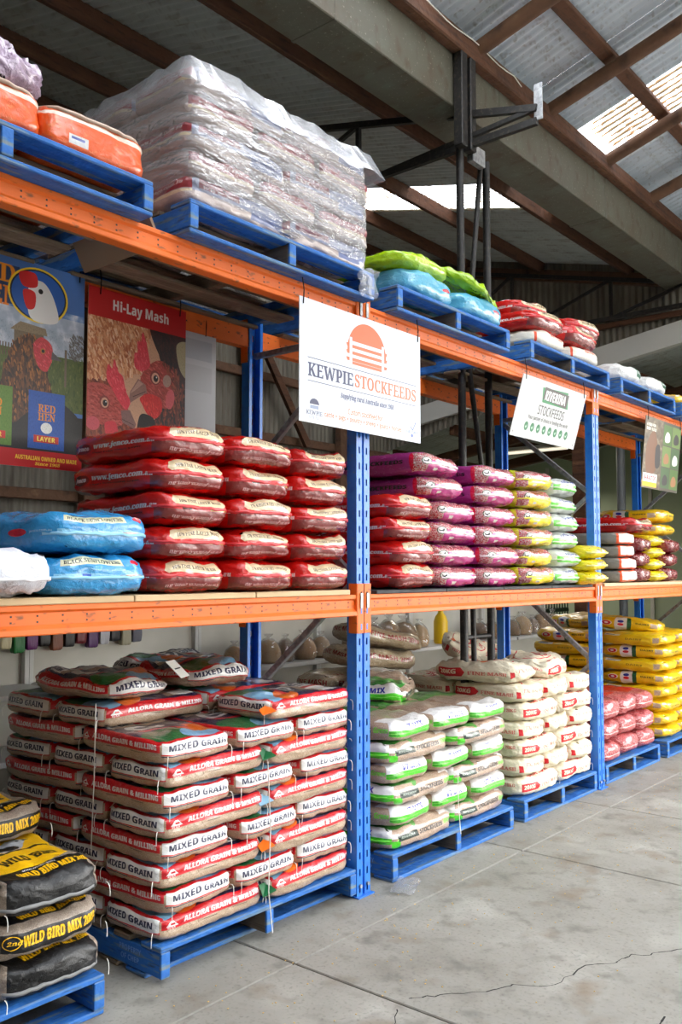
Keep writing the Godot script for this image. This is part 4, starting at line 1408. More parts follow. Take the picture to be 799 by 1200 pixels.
		kind(q[0], "feed sack", Vector3(0.41, 0.124, 0.60), 5.0, 0.012, sack_material(p, 0.24, M.crinkle, 0.55), {"slump": 0.1, "pinch": 0.12, "seam": plain(Color(0.96, 0.92, 0.93) if q[0] == "magenta_sack" else Color(0.97, 0.93, 0.35), 0.3), "rise": 0.46})
	p = Paint.new(self, N, N, Color(0.84, 0.86, 0.84))
	f = face_rect("front", N)
	p.rect(0, f.position.y + 92, 512, 116, Color(0.42, 0.86, 0.28))
	p.rect(0, f.position.y + 200, 512, 56, Color(0.88, 0.9, 0.88))
	p.text("COUNTRY", 120, f.position.y + 30, 270, 44, Color(0.12, 0.16, 0.56), "b", 0.1)
	p.text("MASH", 300, f.position.y + 130, 130, 40, Color(0.90, 0.95, 0.88), "b")
	mirror_sides(p, N)
	p.tile(scuff, 0, 0, N, N)
	kind("green_white_sack", "feed sack", Vector3(0.37, 0.122, 0.56), 4.8, 0.012, sack_material(p, 0.26, M.crinkle, 0.6), {"slump": 0.1, "pinch": 0.15, "seam": plain(Color(0.80, 0.92, 0.76), 0.3), "rise": 0.4})
	p = Paint.new(self, 512, 512, Color(0.94, 0.86, 0.10))
	p.text("SEED", 80, 275, 100, 20, Color(0.14, 0.2, 0.55), "b")
	p.tile(scuff, 0, 0, 512, 512)
	kind("small_yellow_sack", "seed sack", Vector3(0.29, 0.094, 0.40), 3.8, 0.012, sack_material(p, 0.24, M.crinkle, 0.6), {"slump": 0.1, "pinch": 0.25, "seam": plain(Color(0.95, 0.92, 0.55), 0.3), "rise": 0.45, "variants": 2})
	# --- grey sacks with white, orange edged ends
	p = Paint.new(self, 512, 512, Color(0.52, 0.50, 0.46))
	p.rect(0, 256, 256, 128, Color(0.90, 0.90, 0.88))
	p.rect(0, 256, 18, 128, Color(0.92, 0.33, 0.10))
	p.rect(0, 256, 256, 14, Color(0.92, 0.33, 0.10))
	p.rect(0, 362, 256, 22, Color(0.92, 0.33, 0.10))
	p.text("Pellets", 96, 290, 100, 26, Color(0.45, 0.45, 0.47), "b")
	p.text("5", 40, 284, 20, 34, Color(0.92, 0.33, 0.10), "b")
	p.rect(110, 330, 110, 6, Color(0.6, 0.6, 0.6))
	kind("grey_orange_sack", "feed sack", Vector3(0.34, 0.097, 0.58), 6.0, 0.008, sack_material(p, 0.35, M.crinkle, 0.4), {"variants": 2})
	# --- maroon patterned small sacks
	p = Paint.new(self, 512, 512, Color(0.44, 0.09, 0.10))
	p.tile(noise_tile(256, 0.05, 66, [[0.0, Color(0.40, 0.07, 0.09)], [0.6, Color(0.48, 0.10, 0.12)], [0.75, Color(0.78, 0.62, 0.56)], [1.0, Color(0.85, 0.74, 0.68)]]), 0, 256, 512, 64)
	kind("maroon_sack", "feed sack", Vector3(0.29, 0.121, 0.50), 4.4, 0.012, sack_material(p, 0.25, M.crinkle, 0.6), {"variants": 2, "pinch": 0.12})
	# --- yellow dairy style sacks with a striped band
	p = Paint.new(self, N, N, Color(0.93, 0.76, 0.05))
	p.tile(noise_tile(256, 0.01, 67, [[0.0, Color(0.85, 0.64, 0.03, 0.5)], [0.5, Color(0.9, 0.75, 0.05, 0)], [1.0, Color(0.98, 0.86, 0.2, 0.4)]]), 0, 0, N, N)
	for ff in ["front", "back", "left", "right"]:
		var r := face_rect(ff, N)
		var lx := r.position.x
		var ly := r.position.y
		if ff in ["left", "right"]:
			p.rect(lx + 170, ly, 90, 256, white)
			p.rect(lx + 260, ly, 30, 256, Color(0.04, 0.34, 0.20))
			p.ell(lx + 215, ly + 80, 22, 26, Color(0.08, 0.16, 0.58))
			p.ell(lx + 215, ly + 140, 22, 26, Color(0.82, 0.08, 0.12))
			p.ell(lx + 110, ly + 120, 44, 48, white)
			p.ell(lx + 110, ly + 120, 36, 40, Color(0.82, 0.10, 0.14))
			p.ell(lx + 110, ly + 120, 16, 18, white)
			p.text("DAIRY", lx + 320, ly + 80, 100, 30, Color(0.30, 0.28, 0.05), "b")
			p.tile(beige, int(lx) + 430, int(ly) + 60, 82, 120)
		else:
			p.rect(lx + 20, ly + 40, 60, 40, white)
			p.text("DAIRY MEAL", lx + 120, ly + 110, 240, 40, Color(0.30, 0.28, 0.05), "b")
	p.tile(scuff, 0, 0, N, N)
	kind("banded_yellow_sack", "feed sack", Vector3(0.42, 0.114, 0.60), 4.2, 0.014, sack_material(p, 0.3, M.crinkle, 0.5), {"slump": 0.12, "pinch": 0.15, "variants": 3})
	p = Paint.new(self, 512, 512, Color(0.92, 0.77, 0.07))
	p.tile(noise_tile(256, 0.01, 69, [[0.0, Color(0.85, 0.64, 0.03, 0.5)], [0.5, Color(0.9, 0.75, 0.05, 0)], [1.0, Color(0.98, 0.86, 0.2, 0.4)]]), 0, 0, 512, 512)
	for ff in ["left", "right"]:
		var r := face_rect(ff, 512)
		p.rect(r.position.x + 26, r.position.y + 6, 70, 22, Color(0.84, 0.86, 0.84))
		p.rect(r.position.x + 34, r.position.y + 14, 40, 5, Color(0.3, 0.4, 0.5))
		p.text("DAIRY", r.position.x + 120, r.position.y + 52, 60, 18, Color(0.66, 0.54, 0.06), "b")
		p.tile(beige, int(r.position.x) + 222, int(r.position.y) + 40, 34, 60)
	p.tile(scuff, 0, 0, 512, 512)
	kind("plain_yellow_sack", "feed sack", Vector3(0.42, 0.114, 0.60), 4.2, 0.014, sack_material(p, 0.3, M.crinkle, 0.5), {"slump": 0.12, "pinch": 0.15, "variants": 3})
	# --- pink woven sacks
	p = Paint.new(self, 512, 512, Color(0.66, 0.25, 0.25))
	p.tile(noise_tile(256, 0.07, 68, [[0.0, Color(0.62, 0.12, 0.15, 0.8)], [0.4, Color(0.7, 0.3, 0.3, 0.0)], [0.6, Color(0.82, 0.52, 0.52, 0.6)], [1.0, Color(0.90, 0.78, 0.76, 0.9)]]), 0, 0, 512, 512)
	p.rect(40, 60, 176, 130, Color(0.74, 0.16, 0.10))
	p.rect(0, 330, 512, 6, Color(0.92, 0.82, 0.8))
	kind("pink_sack", "feed sack", Vector3(0.34, 0.149, 0.55), 4.2, 0.014, sack_material(p, 0.35, M.crinkle, 0.6), {"slump": 0.12, "variants": 3})
	# --- orange sacks on the top beams
	p = Paint.new(self, 512, 512, Color(0.88, 0.34, 0.06))
	p.rect(0, 274, 512, 14, Color(0.90, 0.84, 0.78))
	p.rect(60, 330, 44, 30, Color(0.85, 0.85, 0.85))
	p.rect(66, 336, 30, 8, Color(0.25, 0.3, 0.6))
	p.rect(0, 0, 256, 256, Color(0.74, 0.70, 0.64))
	p.tile(scuff, 0, 0, 512, 512)
	kind("orange_sack", "feed sack", Vector3(0.44, 0.145, 0.60), 9.0, 0.010, sack_material(p, 0.28, M.crinkle, 0.25), {"variants": 2, "seam": plain(Color(0.72, 0.62, 0.55), 0.5), "rise": 0.92})
	# --- lime, light blue and lilac bags
	p = Paint.new(self, 512, 512, Color(0.62, 0.78, 0.02))
	p.rect(20, 300, 216, 8, Color(0.8, 0.9, 0.3))
	p.text("FEED", 60, 312, 60, 24, Color(0.85, 0.93, 0.45), "b")
	p.rect(0, 0, 256, 256, Color(0.26, 0.16, 0.12))
	p.rect(150, 130, 106, 126, Color(0.80, 0.80, 0.86))
	kind("lime_bag", "feed bag", Vector3(0.46, 0.11, 0.62), 4.6, 0.014, sack_material(p, 0.25, M.crinkle, 0.5), {"variants": 1, "slump": 0.2, "pinch": 0.2})
	p = Paint.new(self, 512, 512, Color(0.62, 0.78, 0.02))
	kind("lime_pouch", "feed bag", Vector3(0.42, 0.10, 0.40), 3.0, 0.02, sack_material(p, 0.22, M.crinkle, 0.7), {"variants": 1, "slump": 0.4, "pinch": 0.5})
	p = Paint.new(self, 512, 512, Color(0.34, 0.66, 0.78))
	p.ell(190, 316, 20, 9, Color(0.75, 0.15, 0.25))
	p.tile(scuff, 0, 0, 512, 512)
	kind("light_blue_sack", "seed sack", Vector3(0.48, 0.15, 0.62), 5.5, 0.014, sack_material(p, 0.25, M.crinkle, 0.5), {"variants": 2, "slump": 0.15})
	p = Paint.new(self, 512, 512, Color(0.62, 0.53, 0.62))
	kind("lilac_bag", "feed bag", Vector3(0.32, 0.17, 0.40), 2.8, 0.03, sack_material(p, 0.22, M.crinkle, 0.8), {"variants": 1, "slump": 0.5, "pinch": 0.4})
	# --- white sacks with orange or green print
	p = Paint.new(self, 512, 512, Color(0.86, 0.84, 0.79))
	p.rect(0, 256, 14, 128, Color(0.88, 0.30, 0.14))
	p.rect(256, 256, 20, 128, Color(0.88, 0.30, 0.14))
	p.text("Red Feed", 100, 280, 90, 24, Color(0.88, 0.30, 0.14), "b")
	p.text("Pellets", 340, 290, 80, 30, Color(0.88, 0.30, 0.14), "b")
	kind("white_orange_sack", "feed sack", Vector3(0.46, 0.12, 0.60), 4.4, 0.010, sack_material(p, 0.4, M.crinkle, 0.4), {"variants": 2, "slump": 0.12})
	p = Paint.new(self, 512, 512, Color(0.88, 0.88, 0.87))
	p.rect(150, 276, 80, 56, Color(0.06, 0.34, 0.24))
	p.text("RIVERINA", 158, 288, 64, 22, white, "b")
	p.rect(290, 300, 30, 40, Color(0.06, 0.34, 0.24))
	kind("white_green_sack", "feed sack", Vector3(0.52, 0.15, 0.60), 3.8, 0.016, sack_material(p, 0.4, M.crinkle, 0.5), {"variants": 2, "slump": 0.15})
	# --- sacks seen through the stretch film
	p = Paint.new(self, 512, 512, Color(0.72, 0.66, 0.64))
	p.rect(0, 256, 256, 70, Color(0.60, 0.62, 0.72))
	p.rect(20, 270, 100, 40, Color(0.50, 0.13, 0.18))
	p.rect(150, 300, 90, 60, Color(0.42, 0.46, 0.62))
	p.text("www.jenco.com.au", 30, 290, 190, 24, Color(0.86, 0.84, 0.84), "sb", 0.2)
	p.rect(256, 256, 256, 60, Color(0.58, 0.20, 0.24))
	p.text("www.jenco.com.au", 290, 280, 190, 24, Color(0.88, 0.86, 0.84), "sb", 0.2)
	p.rect(256, 320, 256, 14, Color(0.86, 0.80, 0.68))
	kind("wrapped_sack", "feed sack", Vector3(0.57, 0.115, 0.385), 8.0, 0.012, sack_material(p, 0.35, M.crinkle, 0.4), {"variants": 3, "slump": 0.1})


# ------------------------------------------------------------------ stacks on the floor

const NTH := ["bottom", "second", "third", "fourth", "fifth", "sixth", "seventh", "eighth", "ninth", "tenth"]


func jit(a := 0.008) -> float:
	return rng.randf_range(-a, a)


# bricks of six sacks a layer: long sides to the front in one layer, ends to the front in the next
func stack(called: String, what: String, group: String, x0: float, x1: float, layers: int, step: float, long_first: bool, end_turn: float, keep: Callable) -> void:
	var s: Vector3 = kinds[called].size
	var front_long := ["front row beside the %s", "front row away from it", "middle row, open end", "middle row, inner end", "rear row, open end", "rear row, inner end"]
	for i in layers:
		var long := (i % 2 == 0) == long_first
		var y := PT + i * step
		if long:
			for c in 2:
				for r in 3:
					if keep.call(i, long, c, r):
						var place: String = [["front corner on the left", "front row on the right"], ["left side, middle of the row", "inside the stack, middle row"], ["left side, rear corner", "rear row on the right"]][r][c]
						var o := sack(called, Vector3(lerpf(x0 + s.x / 2, x1 - s.x / 2, c) + jit(), y, -0.005 - s.z * (r + 0.5) * 1.005 + jit()), 0.0, "%s, %s layer, %s" % [what, NTH[i], place], group, Vector3(jit(0.006), jit(0.02), jit(0.006)))
						if called == "grain_sack" and c == 1 and r == 0:
							part("corner_flap", flap_mesh(i), plain([Color(0.03, 0.36, 0.20), Color(0.88, 0.42, 0.08), Color(0.55, 0.72, 0.82)][(i / 2) % 3], 0.35), o, Vector3(-s.x / 2 + 0.005, s.y * 0.7, s.z / 2 - 0.02))
		else:
			for c in 3:
				for r in 2:
					if keep.call(i, long, c, r):
						var place: String = [["front corner on the left", "middle of the front row", "right end of the front row"], ["left side, rear corner", "middle of the rear row", "right end of the rear row"]][r][c]
						sack(called, Vector3(lerpf(x0 + s.z / 2, x1 - s.z / 2, c / 2.0) + jit(), y, -0.005 - s.x * (r + 0.5) * 1.005 + jit()), end_turn, "%s, %s layer, %s" % [what, NTH[i], place], group, Vector3(jit(0.006), jit(0.025), jit(0.006)))


# the loose folded corner of a sack that pokes out into a gap
func flap_mesh(i: int) -> ArrayMesh:
	var m := MB.new()
	m.st.set_smooth_group(-1)
	var a := Vector3(0.02, 0.0, -0.03)
	var b := Vector3(-0.055, 0.012 - 0.012 * (i % 3), 0.0)
	var c := Vector3(-0.06 + 0.01 * (i % 2), -0.028, 0.03)
	var d := Vector3(0.02, -0.02, 0.03)
	m.quad(a, b, c, d, Vector3.UP)
	m.quad(a + Vector3(0, -0.003, 0), b + Vector3(0, -0.003, 0), c + Vector3(0, -0.003, 0), d + Vector3(0, -0.003, 0), Vector3.DOWN)
	m.tri(b, c, b + Vector3(0, -0.003, 0), Vector3.LEFT)
	m.tri(c, d, c + Vector3(0, -0.003, 0), Vector3.BACK)
	return m.done()


func build_ground_stacks() -> void:
	# mixed grain
	var g := "mixed grain sacks stacked on the floor pallet"
	stack("grain_sack", "red and white mixed grain sack", g, -1.19, -0.06, 9, 0.0925, true, PI / 2, func(i: int, long: bool, c: int, r: int) -> bool:
		if i == 8:
			return not (c == 0 and r == 0)
		if i == 7:
			return true
		return r == 0 or c == 0)
	var top := PT + 9 * 0.0925
	sack("loose_grain_sack", Vector3(-0.97, top, -0.72), PI / 2 + 0.08, "dark glossy mixed grain sack on top of the stack, green patch at its end", g, Vector3(0.0, 0, 0.03))
	sack("loose_grain_sack", Vector3(-0.52, top + 0.01, -0.62), PI / 2 - 0.2, "dark glossy mixed grain sack on the stack top with a white delivery note", g, Vector3(0.0, 0, -0.05))
	sack("loose_grain_sack", Vector3(-0.36, top + 0.015, -0.98), 0.12, "dark glossy mixed grain sack at the back of the stack top", g, Vector3(0.04, 0, 0))
	var note := thing("delivery_note", "white paper note lying on the dark mixed grain sack", "paper", Vector3(-0.78, top + 0.118, -0.42), 0.5)
	part("sheet", MB.new().box(Vector3.ZERO, Vector3(0.10, 0.002, 0.10), 0.0, Basis(Vector3.RIGHT, 0.75)).done(), M.paper, note)
	part("print_line", MB.new().box(Vector3(0, 0.0022, 0.0), Vector3(0.06, 0.001, 0.006), 0.0, Basis(Vector3.RIGHT, 0.75)).done(), M.dark, note)

	# wild bird mix
	g = "wild bird seed sacks on the floor pallet"
	for i in 3:
		var y := PT + i * 0.128
		var bk := "turned_bird_seed_sack" if i == 1 else "bird_seed_sack"
		sack(bk, Vector3(-1.625 + jit(), y, -0.31), 0.0, "black and yellow wild bird seed sack, %s layer, by the grain stack" % NTH[i], g, Vector3(jit(0.02), jit(0.02), 0))
		sack(bk, Vector3(-2.05 + jit(), y, -0.31), 0.0, "black and yellow wild bird seed sack, %s layer, next pile along from the grain stack" % NTH[i], g)
		sack("bird_seed_sack", Vector3(-1.63 + jit(), y, -0.90), 0.0, "black and yellow wild bird seed sack, %s layer, behind the front pile" % NTH[i], g)
		sack("bird_seed_sack", Vector3(-2.05 + jit(), y, -0.90), 0.0, "black and yellow wild bird seed sack, %s layer, rear pile away from the grain" % NTH[i], g)
	sack("turned_bird_seed_sack", Vector3(-1.63, PT + 3 * 0.128, -0.68), 0.04, "black and yellow wild bird seed sack on top at the back of its pallet", g)

	# green and beige feed
	g = "green and beige feed sacks on the floor pallet"
	stack("stockfeed_sack", "green and beige feed sack", g, 0.22, 1.40, 6, 0.104, true, -PI / 2, func(i: int, long: bool, c: int, r: int) -> bool:
		return i >= 4 or r == 0 or (c == 0 and not long and r == 1))
	top = PT + 6 * 0.104
	sack("loose_stockfeed_sack", Vector3(0.98, top, -0.66), 0.5, "dark green glossy feed sack lying askew on the green sack stack", g, Vector3(0.1, 0, 0.05))
	g = "mash sacks piled at the back of the green stack"
	sack("tan_mash_sack", Vector3(1.08, top - 0.005, -1.02), 0.0, "tan fine mash sack, lowest of the three at the back", g)
	sack("tan_mash_sack", Vector3(1.30, top + 0.125, -0.98), -0.15, "tan fine mash sack, middle of the three at the back, red lettering", g, Vector3(0, 0, -0.12))
	sack("tan_mash_sack", Vector3(1.38, top + 0.25, -0.98), -0.10, "tan fine mash sack, uppermost of the three at the back", g, Vector3(0, 0, -0.18))

	# cream mash
	g = "cream mash sacks on the floor pallet"
	stack("mash_sack", "cream mash sack", g, 1.56, 2.61, 6, 0.112, true, PI / 2, func(i: int, long: bool, c: int, r: int) -> bool:
		if i == 5:
			return true
		return r == 0 or c == 0)
	top = PT + 6 * 0.112
	sack("loose_mash_sack", Vector3(2.26, top, -0.30), 0.25, "cream mash sack lying flat on top, big red ring and hens on it", g, Vector3(0.06, 0, 0.0))
	sack("loose_mash_sack", Vector3(1.72, top, -0.36), PI / 2 + 0.1, "cream mash sack lying lengthwise on the near top of the mash stack", g)
	sack("loose_mash_sack", Vector3(2.30, top + 0.07, -0.88), 0.6, "cream mash sack with a red ring leaning at the back, behind the steel post", g, Vector3(0.45, 0, 0.1))
	sack("loose_mash_sack", Vector3(2.86, top - 0.02, -0.95), -0.2, "greyish mash sack slumped behind the steel post", g, Vector3(0.25, 0, -0.1))

	# pink sacks
	g = "pink woven sacks on the weathered pallet"
	for i in 3:
		for c in 3:
			for r in 2:
				if r == 0 or c == 0 or i == 2:
					sack("pink_sack", Vector3(2.975 + c * 0.345 + jit(), PT + i * 0.145, -0.30 - r * 0.56 + jit()), 0.0, "pink woven sack, %s layer, %s, %s row" % [NTH[i], ["beside the blue upright", "in the middle", "next to the yellow stack"][c], ["front", "rear"][r]], g, Vector3(jit(0.03), jit(0.03), jit(0.02)))
	# yellow sacks
	g = "yellow sacks with striped bands on the floor pallet"
	for i in 8:
		for r in 2:
			var y := PT + i * 0.108
			var banded := (i + r) % 2 == 0
			sack("banded_yellow_sack" if banded else "plain_yellow_sack", Vector3(4.20 + (jit(0.02) if banded else -0.02), y, -0.32 - r * 0.60 + jit(0.02)), 0.0, "yellow sack %s, %s layer, %s of the pile" % ["with a striped band" if banded else "with a small white label", NTH[i], ["front", "rear"][r]], g, Vector3(jit(0.015), jit(0.04), jit(0.015)))
			if r == 0:
				sack("banded_yellow_sack", Vector3(4.63 + jit(0.02), y, -0.32), 0.0, "yellow sack with a striped band, %s layer, second pile along" % NTH[i], g)
	top = PT + 8 * 0.108
	sack("banded_yellow_sack", Vector3(4.3, top, -0.45), 0.3, "yellow sack lying askew on top of the yellow pile, near end", g, Vector3(0.08, 0, 0))
	sack("banded_yellow_sack", Vector3(4.55, top, -0.98), -0.4, "yellow sack lying askew on top of the yellow pile, far end", g, Vector3(0.0, 0, 0.08))


# ------------------------------------------------------------------ sacks on the shelf

func column_of(called: String, what: String, where: String, group: String, x: float, base: float, n: int, step: float, z := 0.03, back := false) -> void:
	var s: Vector3 = kinds[called].size
	for i in n:
		sack(called, Vector3(x + jit(0.007), base + i * step, z - s.z / 2.0 + jit(0.014)), 0.0, "%s, %s from the shelf, %s" % [what, "lowest" if i == 0 else NTH[i], where], group, Vector3(jit(0.01), jit(0.03), jit(0.012)))


func build_shelf_sacks() -> void:
	var b := DECK + 0.0245
	var g := "red poultry feed sacks on the shelf"
	sack("white_sack", Vector3(-1.945, b, -0.20), 0.06, "white woven sack on the shelf, left of the blue ones", "white sacks on the shelf")
	column_of("blue_seed_sack", "shiny blue sunflower seed sack", "beside the red sacks", "blue sunflower seed sacks", -1.485, b, 2, 0.148)
	column_of("red_mash_sack", "red poultry feed sack", "pile next to the blue sacks", g, -1.065, b, 5, 0.130)
	column_of("red_free_layer_sack", "red poultry feed sack", "middle pile of the left shelf", g, -0.675, b, 5, 0.130)
	column_of("red_coarse_sack", "red poultry feed sack", "pile against the near blue upright", g, -0.285, b, 5, 0.128)
	b = DECK + 0.0185
	column_of("red_mash_sack", "red poultry feed sack", "pile right of the near blue upright", g, 0.42, b, 4, 0.120)
	g = "magenta feed sacks on the shelf"
	column_of("magenta_sack", "magenta feed sack", "pile next to the red sacks", g, 0.84, b, 4, 0.120)
	sack("magenta_sack", Vector3(0.73, b + 4 * 0.121, -0.28), 0.0, "magenta feed sack, fifth up, lapping over the red pile", g, Vector3(0, 0.03, 0.01))
	sack("magenta_sack", Vector3(0.68, b + 5 * 0.121, -0.28), 0.03, "magenta feed sack, topmost, lapping over the red pile", g, Vector3(0, 0.03, -0.02))
	column_of("magenta_sack", "magenta feed sack", "pile next to the yellow sacks", g, 1.31, b, 6, 0.1195)
	column_of("yellow_sack", "yellow and white feed sack", "tall pile between magenta and green", "yellow feed sacks on the shelf", 1.79, b, 6, 0.121)
	column_of("green_white_sack", "green and white feed sack", "pile beside the far blue upright", "green and white feed sacks on the shelf", 2.195, b, 6, 0.118)
	column_of("small_yellow_sack", "small yellow seed sack", "in front of the far blue upright", "small yellow sacks on the shelf", 2.46, b, 3, 0.088, 0.12)
	# third bay
	b = DECK + 0.0245
	column_of("grey_orange_sack", "grey sack with orange edged end", "just past the far blue upright", "grey and orange sacks", 3.20, b, 4, 0.094)
	column_of("maroon_sack", "maroon patterned sack", "between the grey and yellow piles", "maroon sacks on the shelf", 3.53, b, 3, 0.118)
	sack("red_coarse_sack", Vector3(3.50, b + 0.376, -0.30), 0.0, "single red poultry feed sack lying on the grey and maroon piles", "red poultry feed sacks on the shelf", Vector3.ZERO, Vector3(1.1, 1.0, 1.1))
	column_of("small_yellow_sack", "small plain yellow sack", "pile beside the maroon sacks", "plain yellow sacks in the third bay", 3.84, b, 4, 0.095, 0.03)
	column_of("maroon_sack", "tan patterned sack", "pile past the plain yellow sacks", "maroon sacks on the shelf", 4.15, b, 3, 0.118)
	for i in 2:
		sack("banded_yellow_sack", Vector3(4.12, b + 0.375 + i * 0.115, -0.30), 0.0, "yellow sack with a striped band, %s of two high on the shelf" % ["lower", "upper"][i], "banded yellow sacks on the shelf")


# ------------------------------------------------------------------ loads on the top beams

func build_top_loads() -> void:
	var b := LOFT + PT
	var g := "orange feed sacks on the top pallet"
	for c in 2:
		for r in 2:
			sack("orange_sack", Vector3(-1.56 - c * 0.43, b, -0.24 - r * 0.60), 0.0, "orange feed sack with a white stripe, %s, %s row" % [["by the wrapped load", "further from the wrapped load"][c], ["front", "rear"][r]], g)
	sack("lilac_bag", Vector3(-1.90, b + 0.14, -0.14), 0.3, "crumpled lilac bag on top of the orange sacks", "", Vector3(0.1, 0, 0.1))
	# film wrapped load
	g = "sacks inside the stretch wrapped load"
	var w := kinds["wrapped_sack"].size as Vector3
	for i in 5:
		var y := b + i * 0.112
		var long := i % 2 == 0
		for q in ([[0, 0], [1, 0], [0, 1], [0, 2]] if long else [[0, 0], [1, 0], [2, 0], [0, 1]]):
			var x: float = -1.155 + w.x * (q[0] + 0.5) if long else -1.155 + w.z * (q[0] + 0.5)
			var z: float = 0.06 - w.z * (q[1] + 0.5) if long else 0.06 - w.x * (q[1] + 0.5)
			sack("wrapped_sack", Vector3(x, y, z), 0.0 if long else PI / 2, "pale red printed sack inside the film, %s layer, %s" % [NTH[i], ["near front corner", "front, second along", "front, third along"][q[0]] if q[1] == 0 else ["", "side, second back", "side, third back"][q[1]]], g)
	var film := thing("stretch_wrap", "clear crinkled stretch film wrapped round the load on the top beams", "stretch film", Vector3(-0.585, b + 0.001, -0.50))
	part("film", film_mesh(1.17, 0.595, 1.17), M.film, film)
	part("film_tail", film_tail(), M.film, film, Vector3(0.50, -0.03, 0.60))
	var sheet := thing("top_sheet", "loose clear plastic sheet draped over the wrapped load", "plastic sheet", Vector3(-0.585, b + 0.602, -0.50))
	part("sheet", drape_mesh(1.16, 1.14), M.film, sheet)
	var cd := thing("cardboard_sheet", "brown cardboard sheet between the two top pallets", "cardboard", Vector3(-1.25, LOFT + 0.06, -0.30))
	part("sheet", MB.new().box(Vector3.ZERO, Vector3(0.012, 0.22, 0.5), 0.0, Basis(Vector3.BACK, 0.5)).done(), M.card, cd)
	# light blue and lime bags
	g = "light blue sacks on the top pallet"
	sack("light_blue_sack", Vector3(0.53, b, -0.24), 0.0, "light blue seed sack under the long lime bag", g)
	sack("light_blue_sack", Vector3(1.06, b, -0.24), 0.0, "light blue seed sack under the crumpled lime pouch", g)
	sack("lime_bag", Vector3(0.50, b + 0.135, -0.25), 0.0, "lime green feed bag with a brown top, on the blue sack", "lime bags on the top pallet", Vector3(0.02, 0, 0.0), Vector3(1.1, 1, 1))
	sack("lime_pouch", Vector3(1.10, b + 0.19, -0.12), 0.25, "crumpled bright lime pouch propped on the light blue sack", "lime bags on the top pallet", Vector3(0.55, 0, -0.15))
	# red sacks
	g = "red feed sacks on the top pallet"
	sack("white_orange_sack", Vector3(1.92, b, -0.23), 0.0, "white feed sack with orange print under the red sacks, near one", "white and orange sacks on the top pallet")
	sack("white_orange_sack", Vector3(2.45, b, -0.23), 0.0, "white feed sack with orange print under the red sacks, far one", "white and orange sacks on the top pallet")
	sack("red_mash_sack", Vector3(1.90, b + 0.115, -0.24), 0.0, "red feed sack on top beams, lower near one", g, Vector3.ZERO, Vector3(1.2, 1, 1))
	sack("red_free_layer_sack", Vector3(2.42, b + 0.115, -0.24), 0.0, "red feed sack on top beams, lower far one", g, Vector3(0, 0, -0.03), Vector3(1.2, 1, 1))
	sack("red_coarse_sack", Vector3(1.98, b + 0.245, -0.38), -0.15, "red feed sack on top beams, upper near one", g, Vector3(0.05, 0, 0))
	sack("red_mash_sack", Vector3(2.58, b + 0.24, -0.28), -0.1, "red feed sack on top beams, upper far one, cream panel tipping down", g, Vector3(0.12, 0, -0.06))
	# white sacks
	g = "white sacks on the top pallet"
	sack("white_green_sack", Vector3(3.28, b, -0.24), 0.0, "white feed sack on the top beams, slumped near one", g)
	sack("white_green_sack", Vector3(3.82, b, -0.24), 0.0, "white feed sack on the top beams, far one with a green label", g)
	sack("banded_yellow_sack", Vector3(4.52, b, -0.26), 0.0, "yellow sack on the furthest top pallet", "", Vector3.ZERO)


func film_mesh(w: float, h: float, d: float) -> ArrayMesh:
	return sack_mesh(w, h, d, 11.0, 5, 0.016, 0.0)


func film_tail() -> ArrayMesh:
	var m := MB.new()
	m.st.set_smooth_group(1)
	var r := RandomNumberGenerator.new()
	r.seed = 8
	var grid := []
	for j in 8:
		var row := []
		for i in 8:
			row.append(Vector3((i / 7.0 - 0.5) * 0.14 * (1.0 - j * 0.05), 0.03 - j * 0.02, r.randf_range(-0.018, 0.018) + 0.01 * sin(i * 2.0)))
		grid.append(row)
	for j in 7:
		for i in 7:
			m.quad(grid[j][i], grid[j][i + 1], grid[j + 1][i + 1], grid[j + 1][i], Vector3.BACK)
	return m.done()


func drape_mesh(w: float, d: float) -> ArrayMesh:
	var m := MB.new()
	m.st.set_smooth_group(1)
	var n := FastNoiseLite.new()
	n.seed = 21
	n.frequency = 4.0
	var grid := []
	for j in 25:
		var row := []
		for i in 25:
			var u := i / 24.0 * 2.0 - 1.0
			var v := j / 24.0 * 2.0 - 1.0
			var edge := maxf(absf(u), absf(v))
			var over := maxf(0.0, edge - 0.9) * 10.0
			row.append(Vector3(u * w * 0.535, -0.11 * over * over + n.get_noise_2d(u, v) * 0.03 - 0.03 * pow(edge, 8.0), v * d * 0.535 + 0.012 * sin(u * 9.0) * over))
		grid.append(row)
	for j in 24:
		for i in 24:
			m.quad(grid[j][i], grid[j][i + 1], grid[j + 1][i + 1], grid[j + 1][i], Vector3.UP)
	return m.done()


# ------------------------------------------------------------------ signs and posters

# thin panel, its top edge on y = 0, printed on the +z face
func panel_mesh(w: float, h: float, t: float) -> ArrayMesh:
	var m := MB.new()
	m.st.set_smooth_group(-1)
	var o := Vector2(0.004, 0.5)
	var oo := [o, o, o, o]
	var a := Vector3(-w / 2, 0, t / 2)
	var b := Vector3(w / 2, 0, t / 2)
	var c := Vector3(w / 2, -h, t / 2)
	var d := Vector3(-w / 2, -h, t / 2)
	var k := Vector3(0, 0, -t)
	m.quad(a, b, c, d, Vector3.BACK, [Vector2(0, 0), Vector2(1, 0), Vector2(1, 1), Vector2(0, 1)])
	m.quad(a + k, b + k, c + k, d + k, Vector3.FORWARD, oo)
	m.quad(a, b, b + k, a + k, Vector3.UP, oo)
	m.quad(d, c, c + k, d + k, Vector3.DOWN, oo)
	m.quad(a, d, d + k, a + k, Vector3.LEFT, oo)
	m.quad(b, c, c + k, b + k, Vector3.RIGHT, oo)
	return m.done()


